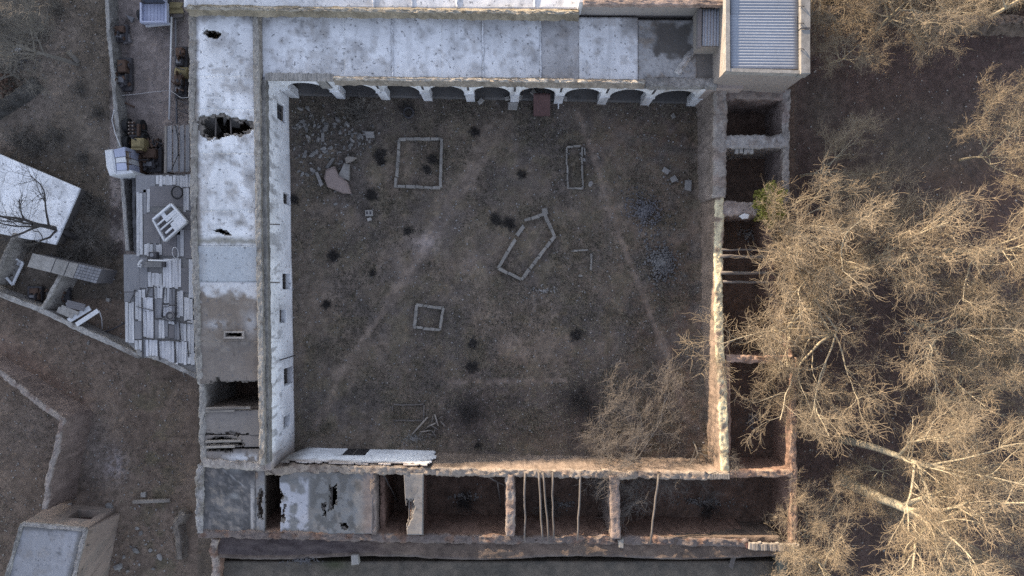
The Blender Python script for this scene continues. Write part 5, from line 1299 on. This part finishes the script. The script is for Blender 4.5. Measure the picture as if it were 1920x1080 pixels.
# ================================================================== plants
def put_plant(name, parts, base_xyz, rz, s, mats, label, cat, grp, names=('trunk', 'crown'), lean=None):
    t = bpy.data.objects.new(name, None); C.objects.link(t); t.location = [float(v) for v in base_xyz]
    t.rotation_euler = (lean[0] if lean else 0, lean[1] if lean else 0, rz); t.scale = (s[0], s[1], s[2]) if hasattr(s, '__len__') else (s, s, s)
    tag(t, label, cat, grp)
    for nm, me, mt in zip(names, parts, mats):
        if not me.materials: me.materials.append(MATS[mt])
        o = bpy.data.objects.new(nm, me); C.objects.link(o)
        if me.materials[0] != MATS[mt]:
            o.material_slots[0].link = 'OBJECT'; o.material_slots[0].material = MATS[mt]
        o.parent = t
        if nm in ('crown', 'twigs'): o['kind'] = 'stuff'
    return t
TREES = [gen_tree(101, 11, 6, 9, 9, 8, thick=.72), gen_tree(202, 11, 7, 8, 9, 8, spread=(35, 70), thick=.7), gen_tree(303, 11, 6, 9, 9, 8, spread=(25, 60), thick=.75), gen_tree(404, 11, 7, 8, 9, 8, spread=(35, 75), fork=.25, thick=.65), gen_tree(505, 11, 8, 7, 9, 8, spread=(40, 80), fork=.2, thick=.6)]
TREES += [gen_tree(611, 11, 6, 9, 9, 8, spread=(25, 60), thick=1.75, fork=.48, t0=.68), gen_tree(722, 11, 6, 9, 9, 8, spread=(25, 60), thick=1.25, fork=.48, t0=.7), gen_tree(833, 11, 6, 7, 5, 3, spread=(35, 75), thick=1.0, fork=.25)]
WARM = ('bark', 'twig'); COOL = ('grey_bark', 'grey_twig'); MIDT = ('grey_bark', 'mid_twig')  # on trees, sunlit tone put into WARM, shaded tone into COOL and MIDT
orch = [ # base px,py, height scale, width scale, variant, rz, label
 (1577, 898, 1.05, 1.0, 5, 0, 'tall pale-barked bare tree with long thick trunk, lowest of the orchard edge'),
 (1577, 824, 1.0, .95, 6, 0, 'bare tree with pale curving trunk just above the thickest-trunked tree'),
 (1535, 503, .95, 1.15, 1, 2.8, 'bare spreading tree beside the timbered roofless room'),
 (1550, 627, .95, 1.15, 3, .8, 'wide bare tree beside the walled end of the roofless rooms'),
 (1770, 470, .9, .95, 2, 4.0, 'bare tree at the middle of the outer orchard edge'),
 (1800, 300, .8, .72, 4, 1.1, 'bare tree at the outer edge beside the open dark soil'),
 (1640, 60, .7, .72, 1, 5.1, 'bare tree by the bank above the open dark soil'),
 (1555, 120, .5, .5, 4, 2.2, 'small bare tree standing close to the tin-roofed tower'),
 (1500, 330, .66, .58, 3, 3.9, 'small bare tree by the outer wall of the upper roofless rooms'),
 (1462, 440, .72, .85, 4, 5.5, 'bare tree crowding over the timbered roofless room'),
 (1462, 600, .62, .72, 1, .2, 'low bare tree filling the long roofless room'),
 (1700, 600, .8, 1.0, 0, 3.3, 'bare tree between the wide tree and the outer edge'),
 (1735, 745, .8, .9, 3, 4.4, 'bare tree beyond the curving trunk, toward the outer edge'),
 (1500, 985, .4, .7, 4, .9, 'low bare tree outside the brick-capped corner'),
 (1530, 1050, .6, .9, 2, 2.6, 'bare tree at the bottom edge outside the brick-capped corner'),
 (1740, 990, .6, .9, 1, 4.9, 'bare tree filling the lower corner of the orchard'),
 (1700, -30, .8, .85, 3, 1.4, 'bare tree at the top edge above the orchard bank'),
 (1830, 40, .8, .8, 0, 5.9, 'bare tree in the top corner of the orchard'),
 (1520, -20, .6, .8, 4, 4.1, 'bare tree at the top edge next to the tin-roofed tower'),
 (1800, 640, .75, .9, 2, .6, 'bare tree at the outer edge below its middle'),
 (1500, 735, .4, .5, 4, 3.0, 'low bare tree against the red end wall'),
 (1770, 850, .8, .95, 4, 2.0, 'bare tree at the outer edge of the lower orchard'),
 (1625, 872, .42, .55, 4, 2.9, 'low bare tree in the gap beyond the thick pale trunks'),
 (1640, 480, .7, .9, 4, 1.7, 'bare tree just behind the spreading tree by the timbers'),
]
for x, y, hs, ws, v, rz, lb in orch:
    q = P(x, y, 0)
    put_plant('bare_tree', TREES[v], (q[0], q[1], float(gz(q[0], q[1])) - .1), rz, (ws, ws, hs), WARM, lb, 'tree', 'bare orchard trees', lean=(.17, .26) if v == 5 else (.02, .30) if v == 6 else None)
q = P(1190, 843, 0); put_plant('bare_tree', TREES[4], (q[0], q[1], -.05), 1.0, (1.05, .85, .32), MIDT, 'low wispy bare tree spreading inside the courtyard corner', 'tree', None)
q = P(1300, 828, 0); put_plant('bare_tree', TREES[3], (q[0], q[1], -.05), 2.5, (.42, .42, .36), MIDT, 'small bare tree in the courtyard angle against the red walls', 'tree', None)
q = P(1135, 852, 0); put_plant('bare_tree', TREES[4], (q[0], q[1], -.05), 4.2, (.42, .42, .33), MIDT, 'low bare tree leaning over the lower court wall', 'tree', None)
# west trees, greyer
for x, y, hs, ws, v, rz, lean, lb in ((146, 120, .8, .85, 2, .4, (0, -.35), 'leaning bare grey tree with thick trunk in the upper yard corner'), (144, 446, .62, 1.0, 7, 0, (-.28, -.5), 'bare tree spreading dark branches over the white roof'), (70, 40, .55, .8, 4, 1.2, None, 'twiggy grey tree behind the leaning tree in the yard corner'), (40, 150, .4, .6, 1, 3.2, None, 'low grey tree at the outer edge of the upper yard')):
    q = P(x, y, 0); put_plant('bare_tree', TREES[v], (q[0], q[1], -.1), rz, (ws, ws, hs), ('dark_twig', 'dark_twig') if v == 7 else COOL, lb, 'tree', None, lean=lean)
SHR = [gen_shrub(i, 1.0, .8, n=46, n2=8) for i in range(3)]
DSH = [gen_shrub(20 + i, 1.0, .7, n=90, n2=9, r0=.03) for i in range(3)]
def shrub(x, y, r_, h_, v, mats, label, grp=None, dense=False, name='shrub'):
    q = P(x, y, 0); put_plant(name, (DSH if dense else SHR)[v % 3], (q[0], q[1], float(gz(q[0], q[1])) - .02), x * .7, (r_ * (.85 + .4 * ((x * 7) % 10) / 10), r_ * (.8 + .4 * ((y * 3) % 10) / 10), h_), mats, label, 'shrub', grp, names=('stem', 'twigs'))
DARKM = ('dark_twig', 'dark_twig')
shrub(680, 215, 1.6, 1.3, 0, COOL, 'pale bare bush in front of the second arch')
for i, (x, y, r_, lb) in enumerate(((890, 248, .5, 'small dark shrub below the fifth arch'), (712, 292, .55, 'dark shrub between rubble and the square bed'), (716, 304, .4, 'lower dark clump between rubble and the square bed'), (978, 327, .42, 'small dark shrub midway to the narrow bed'), (765, 433, .36, 'small dark shrub below the square bed'), (626, 480, .6, 'dark shrub facing the white windowed wall'), (699, 512, .32, 'tiny dark shrub in the middle of the courtyard side'), (887, 643, .38, 'small dark shrub near the tilted square bed'), (697, 366, .42, 'dark weed clump above the pale block'), (612, 571, .42, 'flat dark weed clump along the white windowed wall'), (812, 300, .5, 'dark shrub inside the square bed, upper clump'), (800, 318, .42, 'dark shrub inside the square bed, lower clump'), (885, 688, .55, 'low grey weed clump toward the lower wall'), (896, 835, .3, 'small dark shrub at the foot of the lower wall'), (553, 375, .4, 'dark weed at the foot of the windowed wall'), (1080, 628, .6, 'streaky dark weed patch in the lower courtyard'), (640, 345, .3, 'dark weed in the rubble below the pinkish slab'), (930, 412, .55, 'dark broken branches by the five-sided bed'), (955, 420, .6, 'dead branch tangle at the corner of the five-sided bed'))):
    shrub(x, y, r_, r_ * .6, i, DARKM, lb, dense=True)
for i, (x, y, r_, h_, lb) in enumerate(((880, 770, 1.5, .7, 'wide low dark bramble in the lower courtyard'), (1085, 750, 1.6, .8, 'wide dark bramble at the edge of the courtyard tree'), (760, 206, .9, .4, 'thin weeds around the old tyre'), (1025, 945, 1.1, 1.6, 'grey bush growing in the timbered middle room'), (870, 940, 1.2, .8, 'dark bush in the first roofless room'), (1330, 950, 1.2, .8, 'dark bush in the widest roofless room'))):
    shrub(x, y, r_, h_, i, COOL if 'grey' in lb else DARKM, lb)
G6 = 'scrub bushes in the yard'
SCRUB = ['just above the white-roofed house corner', 'above the middle of the white roof', 'above the peak of the white roof', 'beside the lane wall level with the white cabin', 'close to the lane wall below the bend', 'in the dusty patch below the leaning tree', 'between white roof and lane wall, widest of them', 'against the lane wall beside the white roof', 'at the end of the sheet-roofed shed', "below the shed's tiled end", 'against the lower lane wall end', 'at the corner of the white roof facing the lane', 'behind the sheet-roofed shed', 'between the white roof and the lumber frame', 'at the outer edge behind the logs', "below the leaning tree's crown", 'at the top edge behind the leaning tree', 'beside the red rubble heap', "under the leaning tree's branches", 'at the outer edge below the rubble heap']
for i, (x, y, r_) in enumerate(((40, 265, 1.5), (75, 275, 1.2), (110, 255, 1.3), (160, 300, 1.1), (185, 210, .8), (150, 170, .9), (165, 440, 1.6), (190, 400, 1.4), (150, 480, 1.6), (185, 520, 1.3), (205, 470, 1.2), (170, 380, 1.1), (120, 480, 1.2), (60, 460, 1.2), (20, 60, 1.5), (50, 100, 1.3), (110, 20, 1.4), (15, 130, 1.2), (80, 60, 1.4), (20, 200, 1.0))):
    shrub(x, y, r_, r_ * .7, i, COOL, 'grey leafless scrub bush ' + SCRUB[i], G6)
G7 = 'thickets at the top of the orchard'
for i in range(16):
    shrub(1540 + i * 26, -8 + 18 * math.sin(i * 2.3), 1.3, 1.6, i, WARM, 'leafless thicket on the bank along the top of the orchard', G7)
# leafy yellow-green bush on the ruin wall
def leafy(px, py, z, r_, n, label):
    rg = np.random.RandomState(3); q = P(px, py, z); t = thing('leafy_bush', label, 'bush', (q[0], q[1], 0))
    d = rg.randn(n, 3); d /= np.linalg.norm(d, axis=1)[:, None]; rad = (.35 + .65 * rg.rand(n) ** .5)
    lump = 1 + .35 * np.sin(d[:, 0] * 5 + 1) * np.cos(d[:, 1] * 6)
    c = q + d * (rad * lump)[:, None] * np.array([r_ * .75, r_, r_])
    c[:, 2] = np.maximum(c[:, 2], .3)
    u = rg.randn(n, 3); u /= np.linalg.norm(u, axis=1)[:, None]; v = np.cross(u, rg.randn(n, 3)); v /= np.linalg.norm(v, axis=1)[:, None]
    l = (.07 + .06 * rg.rand(n))[:, None]
    V = np.stack([c - u * l, c + v * l * .5, c + u * l, c - v * l * .5], 1).reshape(-1, 3); F = np.arange(n * 4).reshape(n, 4)
    o = link('foliage', fast_mesh('foliage', V, F), 'leaf', t); o['kind'] = 'stuff'
    for i in range(7):
        an = i * .9; MB().tube([(q[0], q[1], -.05), (q[0] + .2 * math.cos(an), q[1] + .2 * math.sin(an), z * .6), (q[0] + r_ * .6 * math.cos(an), q[1] + r_ * .6 * math.sin(an), z + .2)], [.06, .045, .02], 6).build('stem', 'grey_bark', t)
leafy(1442, 384, 3.0, 1.25, 3800, 'yellow-green leafy bush, the only one in leaf, on the ruin wall')
# bank along the top of the orchard
tag(rough_wall('orchard_bank', [(1500, 12), (1560, 18), (1640, 14), (1720, 30), (1800, 36), (1960, 40)], [.9, 1.0, .9, 1.1, 1.0, 1.0], .5, z0=-.1, batter=.5, col=np.array([.16, .125, .105]), amp=.2, ztop_amp=.2), 'low earth bank crossing the top of the orchard', 'bank')


# clutter in the upper yard corner
for i, (x0, y0, x1, y1, r_, lb) in enumerate(((38, 58, 72, 64, .10, 'thick grey log lying uppermost in the yard corner'), (44, 75, 74, 76, .07, 'thin pale log below the thick log in the yard corner'), (30, 84, 52, 70, .06, 'slanting branch across the logs in the yard corner'), (56, 92, 66, 84, .05, 'short stick below the logs in the yard corner'), (128, 98, 148, 118, .17, 'stout sawn log ending beside the leaning tree'))):
    pole('log', [P(x0, y0, .35), P((x0 + x1) / 2, (y0 + y1) / 2 - 1, .45), P(x1, y1, .3)], r_, lb, 'log', 'grey_bark')
m = MB().prism([P(x, y, .4) for x, y in ((18, 96), (26, 90), (30, 84), (40, 82), (40, 90), (24, 103))], .15, .4, bev=.04); tag(m.build('sheet_scrap', 'white_paint'), 'crumpled white sheet lying in the yard corner', 'sheet')
heap(12, 150, 22, 32, .5, 260, 'rust', 31, 'red-brown rubble heap at the outer edge of the yard', .10, .28)
heap(30, 112, 28, 14, .3, 160, 'dark_stone', 32, 'dark rubble heap under the crumpled white sheet', .08, .24)
tag(rough_wall('low_bank', [(66, 152), (48, 166), (20, 186), (-30, 215)], .5, .7, z0=-.1, batter=.3, col=np.array([.085, .08, .075]), amp=.12), 'low earth ledge in painted shadow, slanting below the rubble heap', 'bank')  # dark tone is the ledge's shadow put into its colour

# ================================================================== ground litter: dry grass and pebbles
def scatter(name, label, n, region, seed, kind, mat='stone'):
    rg = np.random.RandomState(seed)
    x = region[0] + (region[2] - region[0]) * rg.rand(n * 3); y = region[1] + (region[3] - region[1]) * rg.rand(n * 3)
    bad = (x > 1478) & (rg.rand(n * 3) < .6) | ((x > 352) & (x < 545)) | ((y < 180) & (x > 500) & (x < 1480)) | ((y > 845) & (x > 372) & (x < 1480)) | ((x > 1325) & (x < 1480)) | ((x > 232) & (x < 372) & (y > 320) & (y < 700))
    if kind == 'grass':
        bad |= fbm(x * .02, y * .02, seed, 4) + .25 * (rg.rand(n * 3) - .5) < .5
        bad |= (x > 225) & (x < 360) & (y < 330)
        bad |= (x > 1478) & (rg.rand(n * 3) < .85) | (x < 372) & (rg.rand(n * 3) < .75)
        for ln, wd, a in PATHS[:4]: bad |= dist_line(x, y, ln) < wd * .8
    x = x[~bad][:n]; y = y[~bad][:n]; n = len(x)
    s = H * K; X = (x - 960) * s; Y = -(y - 540) * s; Z = gz(X, Y)
    c = np.stack([X, Y, Z], 1)
    if kind == 'grass':
        an = rg.rand(n) * 6.28; h = .07 + .17 * rg.rand(n); wd = .010 + .010 * rg.rand(n)
        side = np.stack([-np.sin(an), np.cos(an), 0 * an], 1) * wd[:, None]; out = np.stack([np.cos(an) * h * (.4 + .9 * rg.rand(n)), np.sin(an) * h * (.4 + .9 * rg.rand(n)), h], 1)
        V = np.stack([c - side, c + side, c + out], 1).reshape(-1, 3); F = np.arange(n * 3).reshape(n, 3); mt = mat
    else:
        r_ = (.022 + .07 * rg.rand(n) ** 3)[:, None]
        dirs = np.array([[1, 0, 0], [0, 1, 0], [-1, 0, 0], [0, -1, 0], [0, 0, .8], [0, 0, -.5]])
        V = (c[:, None] + dirs[None] * r_[:, None] * (.7 + .6 * rg.rand(n, 6, 1)) + np.array([0, 0, .015])).reshape(-1, 3)
        f = np.array([[0, 1, 4], [1, 2, 4], [2, 3, 4], [3, 0, 4], [1, 0, 5], [2, 1, 5], [3, 2, 5], [0, 3, 5]]); F = (np.arange(n) * 6)[:, None, None] + f[None]; F = F.reshape(-1, 3); mt = mat
    tag(link(name, fast_mesh(name, V, F), mt), label, kind='stuff')
scatter('dry_grass', 'short straw-coloured dry grass on the earth', 100000, (-20, 0, 1940, 1080), 51, 'grass', 'dry_blade')
scatter('weeds', 'short dark weeds on the earth', 100000, (-20, 0, 1940, 1080), 57, 'grass', 'weed')
scatter('pebbles', 'small pebbles strewn over the earth', 9000, (-20, 0, 1940, 1080), 52, 'pebbles', 'pebble')
